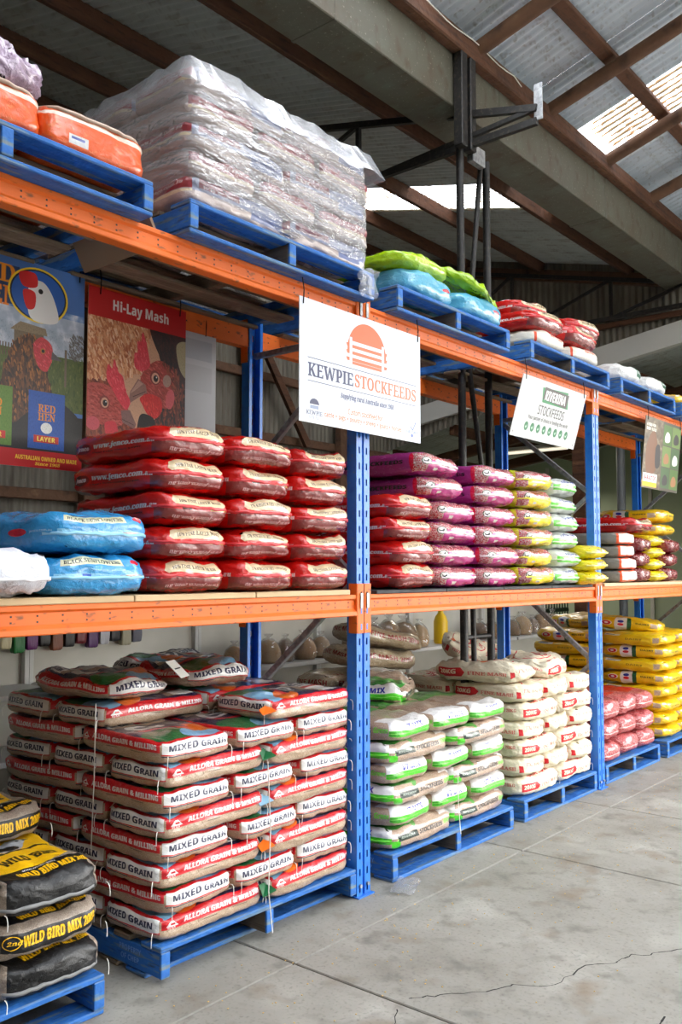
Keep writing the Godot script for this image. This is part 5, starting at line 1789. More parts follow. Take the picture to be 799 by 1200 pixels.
func panel(called: String, label: String, category: String, p: Paint, w: float, h: float, at: Vector3, lean := 0.0, ties: Array = [], turn := 0.0) -> Node3D:
	var t := thing(called, label, category, at, turn)
	var m := StandardMaterial3D.new()
	m.albedo_texture = p.tex()
	m.roughness = 0.45
	m.texture_repeat = false
	part("printed_panel", panel_mesh(w, h, 0.004), m, t, Vector3.ZERO, Vector3(-lean, 0, 0))
	for x in ties:
		part("cable_tie", MB.new().tube([Vector3(x * w / 2, -0.03, 0.004), Vector3(x * w / 2 + 0.002, 0.03, 0.006), Vector3(x * w / 2, 0.10, -0.004)], 0.0028, 5).done(), M.dark, t)
	return t


func build_signs() -> void:
	var navy := Color(0.09, 0.12, 0.30)
	var rust := Color(0.82, 0.36, 0.16)
	var white := Color(0.82, 0.845, 0.88)
	# the big stockfeed sign
	var p := Paint.new(self, 1536, 930, white)
	var cx := 800.0
	var pts := []
	for k in 41:
		var a := PI + PI * k / 40.0
		pts.append(Vector2(cx + cos(a) * 250, 300 + sin(a) * 250))
	p.poly(pts, rust)
	p.rect(cx - 190, 218, 380, 30, white)
	for k in 3:
		p.rect(cx - 190, 248 + k * 52, 380, 26, rust)
		p.rect(cx - 190, 274 + k * 52, 380, 26, white)
		p.poly([Vector2(cx - 265, 240 + k * 56), Vector2(cx - 222, 240 + k * 56), Vector2(cx - 222, 268 + k * 56), Vector2(cx - 252, 268 + k * 56)], rust)
		p.poly([Vector2(cx + 265, 240 + k * 56), Vector2(cx + 222, 240 + k * 56), Vector2(cx + 222, 268 + k * 56), Vector2(cx + 252, 268 + k * 56)], rust)
	p.rect(cx - 222, 190, 32, 230, white)
	p.rect(cx + 190, 190, 32, 230, white)
	p.rect(cx - 190, 380, 380, 40, rust)
	p.rect(cx - 190, 404, 380, 20, white)
	p.rect(90, 438, 1380, 6, navy)
	p.rect(90, 612, 1380, 6, navy)
	p.text("KEWPIE", 92, 476, 530, 104, navy, "sb")
	p.text("STOCKFEEDS", 640, 476, 830, 104, rust, "sb")
	p.text("Supplying rural Australia since 1968", 470, 650, 680, 54, navy, "sb", 0.22)
	p.text("Custom stockfeed for :", 560, 762, 460, 46, rust, "r")
	p.text("cattle × pigs × poultry × sheep × goats × horses", 280, 826, 980, 48, rust, "r")
	pts = []
	for k in 21:
		var a := PI + PI * k / 20.0
		pts.append(Vector2(166 + cos(a) * 54, 788 + sin(a) * 44))
	p.poly(pts, navy)
	p.rect(118, 796, 96, 26, Color(0.5, 0.55, 0.66))
	p.text("KEWPIE", 76, 836, 180, 32, navy, "sb")
	p.text("STEEL", 104, 876, 120, 22, Color(0.4, 0.45, 0.55), "sr")
	p.line(Vector2(1390, 800), Vector2(1420, 830), 10, Color(0.15, 0.28, 0.62))
	p.line(Vector2(1420, 830), Vector2(1470, 750), 10, Color(0.15, 0.28, 0.62))
	p.text("FEED SAFE", 1330, 834, 160, 22, Color(0.15, 0.28, 0.62), "b")
	p.ell(1410, 876, 16, 16, Color(0.15, 0.28, 0.62))
	panel("stockfeed_sign", "large white stockfeeds sign with an orange half sun and gate", "sign", p, 0.925, 0.555, Vector3(-0.05, 2.722, 0.05), -0.0, [-0.95, 0.95])
	# the smaller sign with green dots
	p = Paint.new(self, 1280, 540, Color(0.80, 0.81, 0.81))
	var slate := Color(0.27, 0.25, 0.24)
	p.poly([Vector2(395, 60), Vector2(900, 40), Vector2(960, 190), Vector2(440, 190)], Color(0.12, 0.50, 0.28))
	p.poly([Vector2(440, 50), Vector2(930, 62), Vector2(920, 186), Vector2(440, 162)], slate)
	p.text("RIVERINA", 476, 76, 410, 88, Color(0.95, 0.95, 0.95), "b")
	p.text("STOCKFEEDS", 400, 218, 520, 84, Color(0.22, 0.22, 0.22), "r")
	p.text("Your partner of choice in feeding the world", 250, 326, 790, 44, Color(0.25, 0.25, 0.25), "r")
	for k in 8:
		p.ell(252 + k * 114.0, 430, 36, 40, Color(0.07, 0.42, 0.24))
		hen(p, 250 + k * 114.0, 432, 34, Color(0.70, 0.84, 0.74))
	for q in [[40, 500], [1240, 500]]:
		p.ell(q[0], q[1], 9, 9, Color(0.55, 0.55, 0.55))
	panel("stockfeed_sign", "smaller white stockfeeds sign with a row of green dots", "sign", p, 0.90, 0.385, Vector3(1.99, 2.728, 0.045), -0.28, [-0.94, 0.9])
	# the photo poster on the third bay
	p = Paint.new(self, 512, 512, Color(0.30, 0.27, 0.22))
	p.tile(noise_tile(256, 0.012, 80, [[0.0, Color(0.25, 0.18, 0.13, 0.9)], [0.5, Color(0.5, 0.42, 0.32, 0.5)], [1.0, Color(0.66, 0.60, 0.48, 0.9)]]), 0, 0, 250, 512)
	p.blob([Vector2(60, 150), Vector2(130, 90), Vector2(180, 200), Vector2(170, 380), Vector2(60, 400), Vector2(30, 260)], Color(0.45, 0.28, 0.16))
	p.blob([Vector2(160, 210), Vector2(215, 190), Vector2(230, 330), Vector2(170, 350)], Color(0.14, 0.11, 0.10))
	p.text("A FEED FOR", 22, 44, 120, 22, Color(0.9, 0.9, 0.86), "b")
	p.text("EVERY FLOCK", 22, 74, 130, 22, Color(0.9, 0.9, 0.86), "b")
	for i in 2:
		for j in 3:
			p.rect(256 + i * 128, 20 + j * 160, 122, 152, [Color(0.30, 0.42, 0.18), Color(0.40, 0.50, 0.24), Color(0.25, 0.36, 0.20)][(i + j) % 3])
			p.blob([Vector2(280 + i * 128, 110 + j * 160), Vector2(310 + i * 128, 70 + j * 160), Vector2(350 + i * 128, 90 + j * 160), Vector2(350 + i * 128, 140 + j * 160), Vector2(290 + i * 128, 150 + j * 160)], [Color(0.85, 0.84, 0.80), Color(0.20, 0.18, 0.17), Color(0.6, 0.42, 0.26)][(i + 2 * j) % 3])
	p.rect(16, 404, 190, 62, Color(0.93, 0.92, 0.90))
	p.text("BARASTOC", 30, 420, 160, 30, Color(0.80, 0.10, 0.18), "b")
	p.rect(16, 466, 190, 34, Color(0.92, 0.72, 0.10))
	panel("feed_poster", "poster with bird and animal pictures hung on the third bay", "poster", p, 0.80, 0.565, Vector3(3.92, 2.735, 0.05), -0.10, [-0.9, 0.9])

	# posters on the rear beams: the two hens
	p = Paint.new(self, 768, 880, Color(0.80, 0.62, 0.50))
	var tan := [Color(0.86, 0.62, 0.44), Color(0.76, 0.46, 0.28), Color(0.92, 0.76, 0.62), Color(0.66, 0.36, 0.20)]
	var rusty := [Color(0.42, 0.15, 0.08), Color(0.54, 0.22, 0.12), Color(0.34, 0.10, 0.06), Color(0.62, 0.30, 0.18)]
	var dark := [Color(0.16, 0.06, 0.05), Color(0.24, 0.09, 0.06), Color(0.10, 0.04, 0.04)]
	var skin := [Color(0.72, 0.26, 0.22), Color(0.62, 0.20, 0.17), Color(0.80, 0.36, 0.32), Color(0.55, 0.17, 0.14)]
	var comb := [Color(0.86, 0.22, 0.28), Color(0.78, 0.15, 0.20), Color(0.92, 0.36, 0.40)]
	feathers(p, [Vector2(0, 150), Vector2(480, 150), Vector2(420, 420), Vector2(0, 640)], tan, 1300, 30, 1.2, 1)
	p.blob([Vector2(470, 150), Vector2(768, 160), Vector2(768, 560), Vector2(620, 420)], Color(0.22, 0.08, 0.06))
	feathers(p, [Vector2(470, 160), Vector2(660, 160), Vector2(720, 520), Vector2(600, 420)], dark, 400, 24, 1.4, 2)
	p.blob([Vector2(690, 230), Vector2(790, 210), Vector2(790, 420), Vector2(720, 380)], Color(0.66, 0.62, 0.48))
	# right hen: neck, head, comb, wattle, beak, eye
	var neck := [Vector2(470, 880), Vector2(540, 640), Vector2(600, 380), Vector2(700, 400), Vector2(768, 520), Vector2(768, 880)]
	p.poly(neck, Color(0.30, 0.10, 0.06))
	feathers(p, neck, dark + rusty, 900, 26, 1.5, 3)
	var head := [Vector2(400, 480), Vector2(470, 390), Vector2(560, 350), Vector2(660, 400), Vector2(690, 520), Vector2(620, 640), Vector2(500, 620), Vector2(410, 580)]
	p.blob(head, Color(0.64, 0.22, 0.18))
	feathers(p, head, skin, 420, 16, 0.5, 4)
	feathers(p, [Vector2(560, 340), Vector2(700, 400), Vector2(740, 620), Vector2(660, 640), Vector2(640, 460)], rusty, 300, 18, 1.1, 5)
	var cb := [Vector2(410, 440), Vector2(352, 420), Vector2(350, 340), Vector2(372, 330), Vector2(372, 270), Vector2(398, 262), Vector2(410, 200), Vector2(440, 262), Vector2(462, 340), Vector2(470, 400)]
	p.blob(cb, comb[0])
	feathers(p, cb, comb, 160, 14, 1.3, 6)
	p.poly([Vector2(306, 656), Vector2(318, 580), Vector2(380, 490), Vector2(440, 520), Vector2(452, 566), Vector2(390, 600)], Color(0.56, 0.40, 0.36))
	p.poly([Vector2(318, 590), Vector2(384, 500), Vector2(420, 516), Vector2(350, 570)], Color(0.70, 0.54, 0.48))
	p.line(Vector2(340, 606), Vector2(440, 560), 4, Color(0.25, 0.14, 0.12))
	var wt := [Vector2(396, 606), Vector2(470, 570), Vector2(560, 590), Vector2(572, 660), Vector2(520, 716), Vector2(460, 700), Vector2(420, 650)]
	p.blob(wt, Color(0.82, 0.12, 0.12))
	feathers(p, wt, [Color(0.84, 0.14, 0.13), Color(0.72, 0.08, 0.09), Color(0.90, 0.24, 0.20)], 130, 14, 1.2, 7)
	p.ell(516, 464, 42, 44, Color(0.48, 0.16, 0.14))
	p.ell(518, 466, 32, 34, Color(0.84, 0.62, 0.52))
	p.ell(520, 468, 19, 21, Color(0.08, 0.05, 0.05))
	p.ell(526, 460, 5, 5, Color(0.9, 0.9, 0.9))
	p.ell(640, 580, 36, 64, Color(0.82, 0.34, 0.36), 0.2)
	p.ell(612, 470, 34, 40, Color(0.66, 0.52, 0.46), 0.3)
	# left hen
	var neck2 := [Vector2(0, 560), Vector2(150, 540), Vector2(330, 740), Vector2(380, 880), Vector2(0, 880)]
	p.poly(neck2, Color(0.46, 0.18, 0.11))
	feathers(p, neck2, rusty, 700, 26, 1.2, 8)
	var head2 := [Vector2(-20, 600), Vector2(110, 560), Vector2(240, 610), Vector2(310, 700), Vector2(250, 790), Vector2(120, 800), Vector2(-20, 780)]
	p.blob(head2, Color(0.72, 0.30, 0.27))
	feathers(p, head2, skin, 420, 16, 0.3, 9)
	var cb2 := [Vector2(180, 580), Vector2(140, 520), Vector2(150, 440), Vector2(180, 460), Vector2(196, 402), Vector2(226, 470), Vector2(262, 500), Vector2(286, 580), Vector2(320, 640), Vector2(280, 690)]
	p.blob(cb2, comb[0])
	feathers(p, cb2, comb, 170, 14, 1.0, 10)
	p.poly([Vector2(250, 700), Vector2(320, 690), Vector2(368, 770), Vector2(356, 800), Vector2(262, 770)], Color(0.52, 0.38, 0.36))
	p.line(Vector2(262, 752), Vector2(350, 776), 4, Color(0.25, 0.14, 0.12))
	p.ell(128, 668, 38, 40, Color(0.52, 0.18, 0.16))
	p.ell(130, 670, 28, 30, Color(0.82, 0.60, 0.50))
	p.ell(132, 672, 17, 19, Color(0.08, 0.05, 0.05))
	p.ell(138, 664, 4, 4, Color(0.9, 0.9, 0.9))
	p.blob([Vector2(136, 786), Vector2(210, 776), Vector2(232, 850), Vector2(180, 884), Vector2(140, 850)], Color(0.82, 0.18, 0.24))
	p.ell(46, 800, 50, 40, Color(0.80, 0.32, 0.36))
	p.blob([Vector2(392, 720), Vector2(460, 700), Vector2(520, 740), Vector2(500, 880), Vector2(380, 880)], Color(0.09, 0.05, 0.04))
	p.rect(0, 0, 768, 170, Color(0.73, 0.06, 0.07))
	p.text("Hi-Lay Mash", 180, 48, 440, 84, Color(0.93, 0.92, 0.90), "b")
	var fe := noise_tile(256, 0.09, 82, [[0.0, Color(0, 0, 0, 0.25)], [0.5, Color(0, 0, 0, 0.0)], [1.0, Color(1, 0.9, 0.8, 0.18)]], Vector2(1.6, 0.7))
	p.tile(fe, 0, 170, 768, 710)
	panel("mash_poster", "tall poster with two brown hens under a red title band", "poster", p, 0.56, 0.68, Vector3(-0.80, 2.785, -0.70), 0.0, [-0.78, 0.86])
	# the layer feed poster
	p = Paint.new(self, 768, 960, Color(0.26, 0.42, 0.66))
	p.rect(0, 230, 768, 200, Color(0.60, 0.66, 0.74))
	p.tile(noise_tile(256, 0.01, 83, [[0.0, Color(0.9, 0.92, 0.95, 0.0)], [0.4, Color(0.85, 0.88, 0.92, 0.2)], [1.0, Color(0.95, 0.95, 0.97, 0.9)]]), 0, 200, 768, 230)
	var grass := [Color(0.30, 0.36, 0.12), Color(0.38, 0.42, 0.18), Color(0.22, 0.30, 0.08)]
	p.rect(0, 420, 768, 260, grass[0])
	feathers(p, [Vector2(0, 420), Vector2(768, 420), Vector2(768, 680), Vector2(0, 680)], grass, 700, 14, 1.5, 20)
	p.rect(400, 330, 150, 100, Color(0.46, 0.39, 0.30))
	p.poly([Vector2(380, 334), Vector2(430, 290), Vector2(560, 300), Vector2(570, 334)], Color(0.55, 0.48, 0.38))
	for k in 9:
		p.rect(330 + k * 14, 400, 6, 60, Color(0.36, 0.28, 0.20))
	p.rect(664, 380, 12, 180, Color(0.42, 0.36, 0.28))
	feathers(p, [Vector2(700, 300), Vector2(768, 300), Vector2(768, 420), Vector2(680, 420)], [Color(0.36, 0.34, 0.32), Color(0.5, 0.5, 0.5)], 160, 10, 0.8, 21)
	p.rect(0, 700, 768, 180, Color(0.05, 0.05, 0.055))
	var grey := [Color(0.62, 0.66, 0.74), Color(0.42, 0.46, 0.54), Color(0.78, 0.80, 0.85)]
	var bird1 := [Vector2(-10, 280), Vector2(130, 300), Vector2(250, 420), Vector2(260, 620), Vector2(-10, 720)]
	p.poly(bird1, grey[0])
	feathers(p, bird1, grey, 600, 20, 1.3, 22)
	var brownish := [Color(0.30, 0.17, 0.08), Color(0.16, 0.09, 0.05), Color(0.62, 0.38, 0.16), Color(0.44, 0.25, 0.11)]
	var bird2 := [Vector2(320, 760), Vector2(350, 520), Vector2(400, 390), Vector2(470, 340), Vector2(540, 360), Vector2(560, 470), Vector2(600, 600), Vector2(660, 760)]
	p.poly(bird2, brownish[0])
	feathers(p, bird2, brownish, 1000, 17, 1.4, 23)
	p.blob([Vector2(420, 760), Vector2(600, 640), Vector2(720, 680), Vector2(768, 760), Vector2(768, 880), Vector2(420, 880)], Color(0.06, 0.05, 0.05))
	var fc := [Vector2(500, 380), Vector2(540, 344), Vector2(590, 370), Vector2(600, 430), Vector2(570, 500), Vector2(530, 490), Vector2(505, 440)]
	p.blob(fc, Color(0.78, 0.20, 0.24))
	feathers(p, fc, comb, 90, 9, 0.8, 24)
	p.poly([Vector2(596, 400), Vector2(650, 440), Vector2(592, 440)], Color(0.34, 0.32, 0.33))
	p.ell(548, 408, 13, 13, Color(0.75, 0.45, 0.15))
	p.ell(549, 408, 8, 8, Color(0.06, 0.04, 0.04))
	p.poly([Vector2(0, 60), Vector2(420, 40), Vector2(420, 220), Vector2(0, 230)], Color(0.10, 0.20, 0.36))
	p.text("RED", 170, 40, 230, 84, Color(0.92, 0.55, 0.08), "sb")
	p.text("HEN", 190, 140, 230, 90, Color(0.92, 0.50, 0.08), "sb")
	p.ell(520, 150, 156, 130, Color(0.95, 0.80, 0.12))
	p.ell(520, 150, 146, 121, Color(0.06, 0.08, 0.16))
	p.ell(520, 150, 138, 114, Color(0.14, 0.36, 0.68))
	p.blob([Vector2(470, 110), Vector2(540, 80), Vector2(600, 150), Vector2(620, 260), Vector2(480, 262)], Color(0.94, 0.94, 0.93))
	p.blob([Vector2(420, 60), Vector2(500, 50), Vector2(510, 110), Vector2(440, 120)], Color(0.80, 0.10, 0.10))
	p.blob([Vector2(440, 140), Vector2(500, 140), Vector2(500, 210), Vector2(460, 220)], Color(0.80, 0.10, 0.10))
	p.ell(530, 128, 12, 12, Color(0.08, 0.05, 0.05))
	for q in [[210, Color(0.36, 0.50, 0.16)], [480, Color(0.10, 0.32, 0.66)]]:
		p.rect(q[0], 600, 190, 270, q[1])
		p.text("RED", q[0] + 50, 660, 90, 36, Color(0.92, 0.55, 0.08), "sb")
		p.text("HEN", q[0] + 50, 700, 90, 36, Color(0.92, 0.55, 0.08), "sb")
		p.ell(q[0] + 95, 770, 30, 26, Color(0.92, 0.92, 0.9))
		p.rect(q[0] + 30, 806, 130, 34, Color(0.78, 0.14, 0.10))
		p.text("LAYER", q[0] + 48, 812, 94, 22, Color(0.95, 0.85, 0.3), "b")
	p.rect(0, 880, 768, 80, Color(0.74, 0.06, 0.09))
	p.text("AUSTRALIAN OWNED AND MADE", 420, 906, 320, 20, Color(0.95, 0.80, 0.2), "b")
	p.text("Since 1968", 520, 932, 130, 16, Color(0.95, 0.80, 0.2), "sb", 0.2)
	p.rect(150, 850, 180, 96, Color(0.06, 0.10, 0.36))
	p.rect(150, 868, 80, 8, Color(0.9, 0.9, 0.9))
	p.rect(184, 850, 10, 48, Color(0.9, 0.9, 0.9))
	p.line(Vector2(150, 850), Vector2(230, 898), 6, Color(0.8, 0.1, 0.15))
	for q in [[280, 870], [300, 900], [262, 905], [282, 930], [190, 920]]:
		p.ell(q[0], q[1], 6, 6, Color(0.92, 0.92, 0.92))
	p.tile(fe, 0, 300, 768, 580)
	panel("layer_feed_poster", "colourful poster with a hen emblem, a brown hen and two feed bags", "poster", p, 0.70, 0.87, Vector3(-1.44, 2.815, -0.715), 0.0, [-0.2, 0.92])
	p = Paint.new(self, 256, 384, Color(0.74, 0.75, 0.77))
	p.rect(20, 40, 216, 70, Color(0.66, 0.68, 0.71))
	p.rect(20, 130, 216, 90, Color(0.70, 0.71, 0.73))
	panel("pale_poster", "pale blank poster beside the two hens poster", "poster", p, 0.36, 0.56, Vector3(-0.46, 2.735, -0.745), 0.0, [0.6])


# short overlapping strokes inside an outline, laid from top to bottom, for plumage on a printed picture
func feathers(p: Paint, outline: Array, colours: Array, n: int, length: float, angle: float, seed_: int) -> void:
	var r := RandomNumberGenerator.new()
	r.seed = seed_
	var poly := PackedVector2Array(outline)
	var lo := Vector2(1e9, 1e9)
	var hi := -lo
	for q in poly:
		lo = lo.min(q)
		hi = hi.max(q)
	var spots := []
	for i in n:
		var q := Vector2(r.randf_range(lo.x, hi.x), r.randf_range(lo.y, hi.y))
		if Geometry2D.is_point_in_polygon(q, poly):
			spots.append(q)
	spots.sort_custom(func(a: Vector2, b: Vector2) -> bool: return a.y < b.y)
	for q in spots:
		var c: Color = colours[r.randi() % colours.size()].lerp(colours[r.randi() % colours.size()], r.randf())
		p.ell(q.x, q.y, length * r.randf_range(0.6, 1.2), length * 0.28, c, angle + r.randf_range(-0.3, 0.3))


# ------------------------------------------------------------------ shelving behind the racking

func build_back_store() -> void:
	# a long run of white shop shelving behind the rack
	var xs := [-2.3, -0.42, 0.9, 2.2, 3.5, 4.8, 6.2]
	for i in xs.size() - 1:
		var x0: float = xs[i]
		var x1: float = xs[i + 1]
		var t := thing("shop_shelving", "white shop shelving bay number %s from the near end, behind the racking" % ["one", "two", "three", "four", "five", "six"][i], "shelving", Vector3(x0, 0, -2.25), 0.0, "white shop shelving behind the racking")
		var w := x1 - x0
		part("back_panel", MB.new().box(Vector3(w / 2, 0.68, 0), Vector3(w - 0.01, 1.36, 0.02), 0.003).done(), M.white_wall, t)
		for x in [0.015, w - 0.015]:
			part("post", MB.new().box(Vector3(x, 0.69, 0.03), Vector3(0.03, 1.38, 0.04), 0.003).done(), M.white_steel, t)
		for y in [0.12, 0.48, 0.83]:
			part("shelf", MB.new().box(Vector3(w / 2, y, 0.235), Vector3(w - 0.034, 0.03, 0.43), 0.004).done(), M.white_steel, t)
	# clear bags of grain on the top shelf
	var bag := grain_pouch()
	var tints := [Color(0.66, 0.50, 0.30), Color(0.60, 0.47, 0.30), Color(0.70, 0.56, 0.36), Color(0.45, 0.34, 0.24)]
	var n := 0
	for q in [[1.00, 0.9], [1.16, 1.0], [1.34, 1.05], [1.52, 1.0], [1.72, 1.1], [1.92, 1.0], [2.35, 1.3], [2.58, 1.4], [2.80, 1.5], [3.02, 1.4], [3.26, 1.2], [4.30, 1.0], [4.52, 1.0], [4.95, 1.0], [5.15, 1.2], [5.38, 1.0], [5.62, 1.3], [5.85, 1.2]]:
		var t := thing("grain_pouch", "clear knotted bag of tan grain on the rear shelf, %s along" % ["first", "second", "third", "fourth", "fifth", "sixth", "seventh", "eighth", "ninth", "tenth", "eleventh", "twelfth", "thirteenth", "fourteenth", "fifteenth", "sixteenth", "seventeenth", "eighteenth"][n], "bag of grain", Vector3(q[0], 0.846, -1.94), n * 1.3, "clear bags of grain on the rear shelf")
		part("grain", bag[0], grain_mat(tints[n % 4]), t)
		part("clear_bag", bag[1], M.clear_bag, t)
		t.scale = Vector3.ONE * q[1]
		n += 1
	# packets and tubs hanging on the pegboard at the near end
	var cols := [Color(0.75, 0.68, 0.30), Color(0.55, 0.62, 0.68), Color(0.80, 0.76, 0.60), Color(0.10, 0.45, 0.20), Color(0.42, 0.10, 0.42), Color(0.10, 0.08, 0.08), Color(0.50, 0.26, 0.14), Color(0.10, 0.09, 0.10), Color(0.42, 0.08, 0.12), Color(0.30, 0.12, 0.36), Color(0.70, 0.70, 0.72), Color(0.12, 0.12, 0.14), Color(0.62, 0.60, 0.50), Color(0.35, 0.35, 0.4)]
	var names := ["mustard", "grey blue", "straw coloured", "bright green", "purple", "black", "brown", "jet black", "crimson", "violet", "silver", "charcoal", "khaki", "slate"]
	for i in cols.size():
		var t := thing("hanging_packet", "%s packet hanging on the pegboard behind the racking" % names[i], "packet", Vector3(-0.76 + i * 0.085, 1.03 + 0.015 * (i % 3), -2.19), 0.0, "packets on the pegboard")
		part("pouch", sack_mesh(0.075, 0.20, 0.05, 8.0, i, 0.004), plain(cols[i], 0.4), t)
		part("header_card", MB.new().box(Vector3(0, 0.215, 0), Vector3(0.10, 0.04, 0.004), 0.001).done(), plain(Color(0.85, 0.75, 0.2) if i % 3 == 0 else Color(0.85, 0.85, 0.85), 0.5), t)
		part("peg", MB.new().tube([Vector3(0, 0.22, -0.05), Vector3(0, 0.22, 0.06)], 0.003, 6).done(), M.zinc, t)
	# yellow bottle and wire crates further along
	var y := thing("yellow_bottle", "bright yellow plastic bottle on the rear shelf behind the steel post", "bottle", Vector3(3.62, 0.846, -1.95))
	part("bottle_body", MB.new().lathe([Vector2(0.0, 0.0), Vector2(0.06, 0.0), Vector2(0.066, 0.02), Vector2(0.066, 0.20), Vector2(0.05, 0.25), Vector2(0.025, 0.28), Vector2(0.025, 0.30), Vector2(0.0, 0.30)], Vector3.ZERO).done(), plain(Color(0.92, 0.75, 0.05), 0.4), y)
	part("bottle_cap", MB.new().lathe([Vector2(0.0, 0.30), Vector2(0.03, 0.30), Vector2(0.03, 0.34), Vector2(0.0, 0.34)], Vector3.ZERO).done(), plain(Color(0.10, 0.4, 0.15), 0.4), y)
	for k in 4:
		var c := thing("mesh_crate", "dark green open mesh crate behind the third bay, %s of four" % ["lowest", "second", "third", "topmost"][k], "crate", Vector3(6.9, 0.0 + k * 0.345, -2.6), 0.0, "green mesh crates")
		crate(c)
	# red, grey and brown uprights beyond the third bay
	for q in [[Color(0.62, 0.06, 0.14), 7.4, "crimson round post standing in the lean-to", 0.04], [Color(0.42, 0.43, 0.44), 6.9, "grey round steel post standing in the lean-to", 0.05]]:
		var t := thing("lean_to_post", q[2], "post", Vector3(q[1], 0, -1.55))
		part("pole", MB.new().tube([Vector3(0, 0, 0), Vector3(0, 3.7, 0)], q[3], 12).done(), plain(q[0], 0.5), t)
		part("base", MB.new().box(Vector3(0, 0.006, 0), Vector3(0.2, 0.012, 0.2), 0.002).done(), M.zinc, t)
	structure("timber_post", MB.new().box(Vector3(6.25, 1.95, -1.75), Vector3(0.16, 3.9, 0.16), 0.01).done(), M.brown_wood, "brown timber post at the lean-to opening")


func grain_mat(c: Color) -> StandardMaterial3D:
	var key := "grain%s" % c
	if not M.has(key):
		M[key] = tri_mat(grain_tile(128, c, c.darkened(0.35), c.lightened(0.3)), Vector3.ONE * 6.0, 0.8)
	return M[key]


func grain_pouch() -> Array:
	var a := MB.new().lathe([Vector2(0.0, 0.0), Vector2(0.075, 0.0), Vector2(0.092, 0.025), Vector2(0.09, 0.08), Vector2(0.07, 0.125), Vector2(0.04, 0.15), Vector2(0.0, 0.16)], Vector3.ZERO, 12, 0.8).done()
	var b := MB.new().lathe([Vector2(0.0, -0.001), Vector2(0.078, -0.001), Vector2(0.095, 0.025), Vector2(0.094, 0.085), Vector2(0.072, 0.135), Vector2(0.035, 0.165), Vector2(0.012, 0.175), Vector2(0.03, 0.19), Vector2(0.036, 0.20)], Vector3.ZERO, 12, 0.8).done()
	return [a, b]


func crate(t: Node3D) -> void:
	var m := plain(Color(0.06, 0.16, 0.09), 0.5)
	part("rim", MB.new().box(Vector3(0, 0.33, 0.2), Vector3(0.6, 0.03, 0.02), 0.003).box(Vector3(0, 0.33, -0.2), Vector3(0.6, 0.03, 0.02), 0.003).box(Vector3(0.3, 0.33, 0), Vector3(0.02, 0.03, 0.42), 0.003).box(Vector3(-0.3, 0.33, 0), Vector3(0.02, 0.03, 0.42), 0.003).done(), m, t)
	part("base", MB.new().box(Vector3(0, 0.01, 0), Vector3(0.6, 0.02, 0.42), 0.003).done(), m, t)
	for i in 9:
		part("slat", box_mesh(Vector3(0.018, 0.31, 0.012), 0.002), m, t, Vector3(-0.29 + i * 0.0725, 0.17, 0.2))
		part("slat", box_mesh(Vector3(0.018, 0.31, 0.012), 0.002), m, t, Vector3(-0.29 + i * 0.0725, 0.17, -0.2))
	for i in 6:
		part("slat", box_mesh(Vector3(0.012, 0.31, 0.018), 0.002), m, t, Vector3(-0.3, 0.17, -0.18 + i * 0.072))
	for yy in [0.1, 0.2]:
		part("rail", MB.new().box(Vector3(0, yy, 0.2), Vector3(0.6, 0.012, 0.014), 0.002).box(Vector3(-0.3, yy, 0), Vector3(0.014, 0.012, 0.42), 0.002).done(), m, t)


# ------------------------------------------------------------------ small things

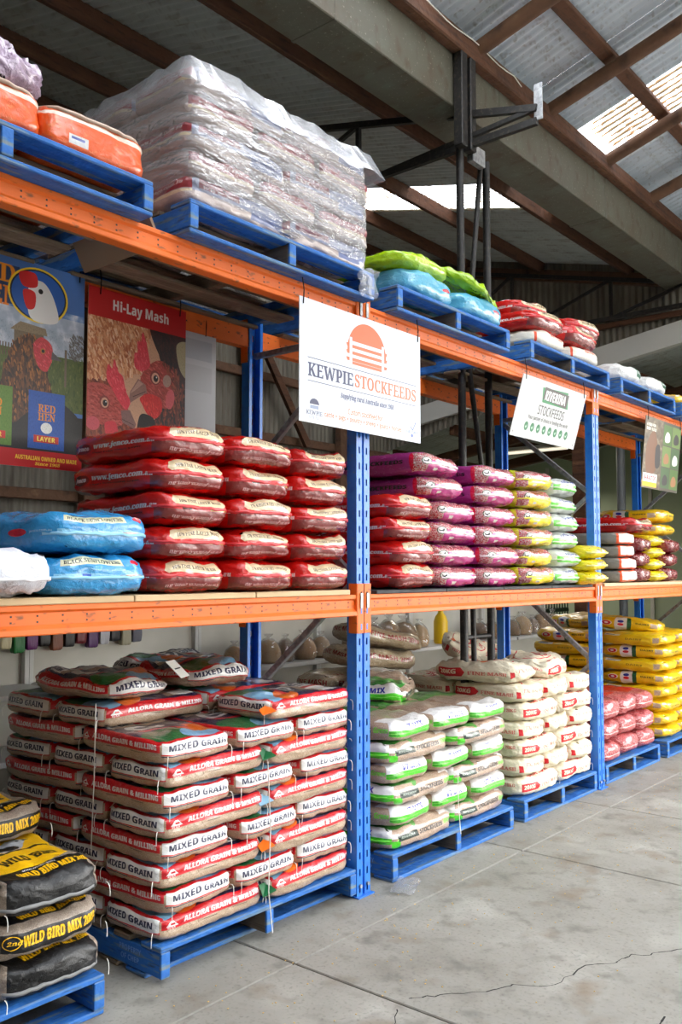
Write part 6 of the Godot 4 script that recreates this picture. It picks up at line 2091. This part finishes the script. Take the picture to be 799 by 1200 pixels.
func build_small_things() -> void:
	# faint stencilling on the pallets' outer stringers
	for q in [["pallet_001", Vector3(-1.0, 0, 0), 0.26], ["pallet_002", Vector3(-1.0, 0, 0), 0.26]]:
		var pal := get_node_or_null(NodePath(q[0]))
		if pal:
			var tm := TextMesh.new()
			tm.font = font("b")
			tm.text = "PROPERTY\nOF CHEP"
			tm.font_size = 32
			tm.pixel_size = 0.00085
			tm.depth = 0.0006
			var half: float = 0.57 if q[0] == "pallet_001" else 0.5975
			part("stencil", tm, plain(Color(0.42, 0.60, 0.82), 0.7), pal, Vector3(-half - 0.0005, 0.07, 0.40), Vector3(0, -PI / 2, 0))
	# spilled grain on the floor
	var mm := MultiMesh.new()
	mm.transform_format = MultiMesh.TRANSFORM_3D
	var seed_mesh := SphereMesh.new()
	seed_mesh.radius = 0.0035
	seed_mesh.height = 0.004
	seed_mesh.radial_segments = 6
	seed_mesh.rings = 3
	mm.mesh = seed_mesh
	mm.instance_count = 420
	var r := RandomNumberGenerator.new()
	r.seed = 12
	for i in 420:
		var x := r.randf_range(-1.3, 3.6)
		var z := 0.03 + absf(r.randfn(0.0, 0.7))
		mm.set_instance_transform(i, Transform3D(Basis(Vector3.UP, r.randf() * TAU).scaled(Vector3(r.randf_range(0.6, 1.5), 0.8, r.randf_range(0.6, 1.1))), Vector3(x, 0.0015, z)))
	var o := MultiMeshInstance3D.new()
	o.name = "spilled_grain"
	o.multimesh = mm
	o.material_override = plain(Color(0.80, 0.66, 0.36), 0.7)
	add_child(o)
	meta(o, "pale grains spilled over the concrete floor", "spilled grain", "", "stuff")
	# a scrap of film by the near upright and one by the green pallet
	var t := thing("plastic_scrap", "crumpled scrap of clear plastic on the floor by the blue upright", "plastic scrap", Vector3(0.20, 0.004, 0.10), 0.4)
	var m := MB.new()
	m.st.set_smooth_group(1)
	var grid := []
	for j in 9:
		var row := []
		for i in 9:
			row.append(Vector3((i / 8.0 - 0.5) * 0.20, r.randf_range(0.0, 0.022), (j / 8.0 - 0.5) * 0.11))
		grid.append(row)
	for j in 8:
		for i in 8:
			m.quad(grid[j][i], grid[j][i + 1], grid[j + 1][i + 1], grid[j + 1][i], Vector3.UP)
	part("film", m.done(), M.film, t)
	# loose white strings trailing down the stacks
	for q in [[[Vector3(-0.655, 0.72, 0.012), Vector3(-0.645, 0.45, 0.02), Vector3(-0.66, 0.20, 0.025), Vector3(-0.64, 0.03, 0.03)], "long white string hanging down the mixed grain stack to the pallet"], [[Vector3(0.80, 0.42, 0.015), Vector3(0.795, 0.25, 0.02), Vector3(0.80, 0.11, 0.03)], "white string hanging down the green sack stack"], [[Vector3(-1.20, 0.98, -0.42), Vector3(-1.215, 0.7, -0.40), Vector3(-1.21, 0.40, -0.42)], "white string hanging down the shaded side of the grain stack"]]:
		var s := thing("loose_string", q[1], "string")
		part("thread", MB.new().tube(q[0], 0.0024, 5).done(), M.string, s)
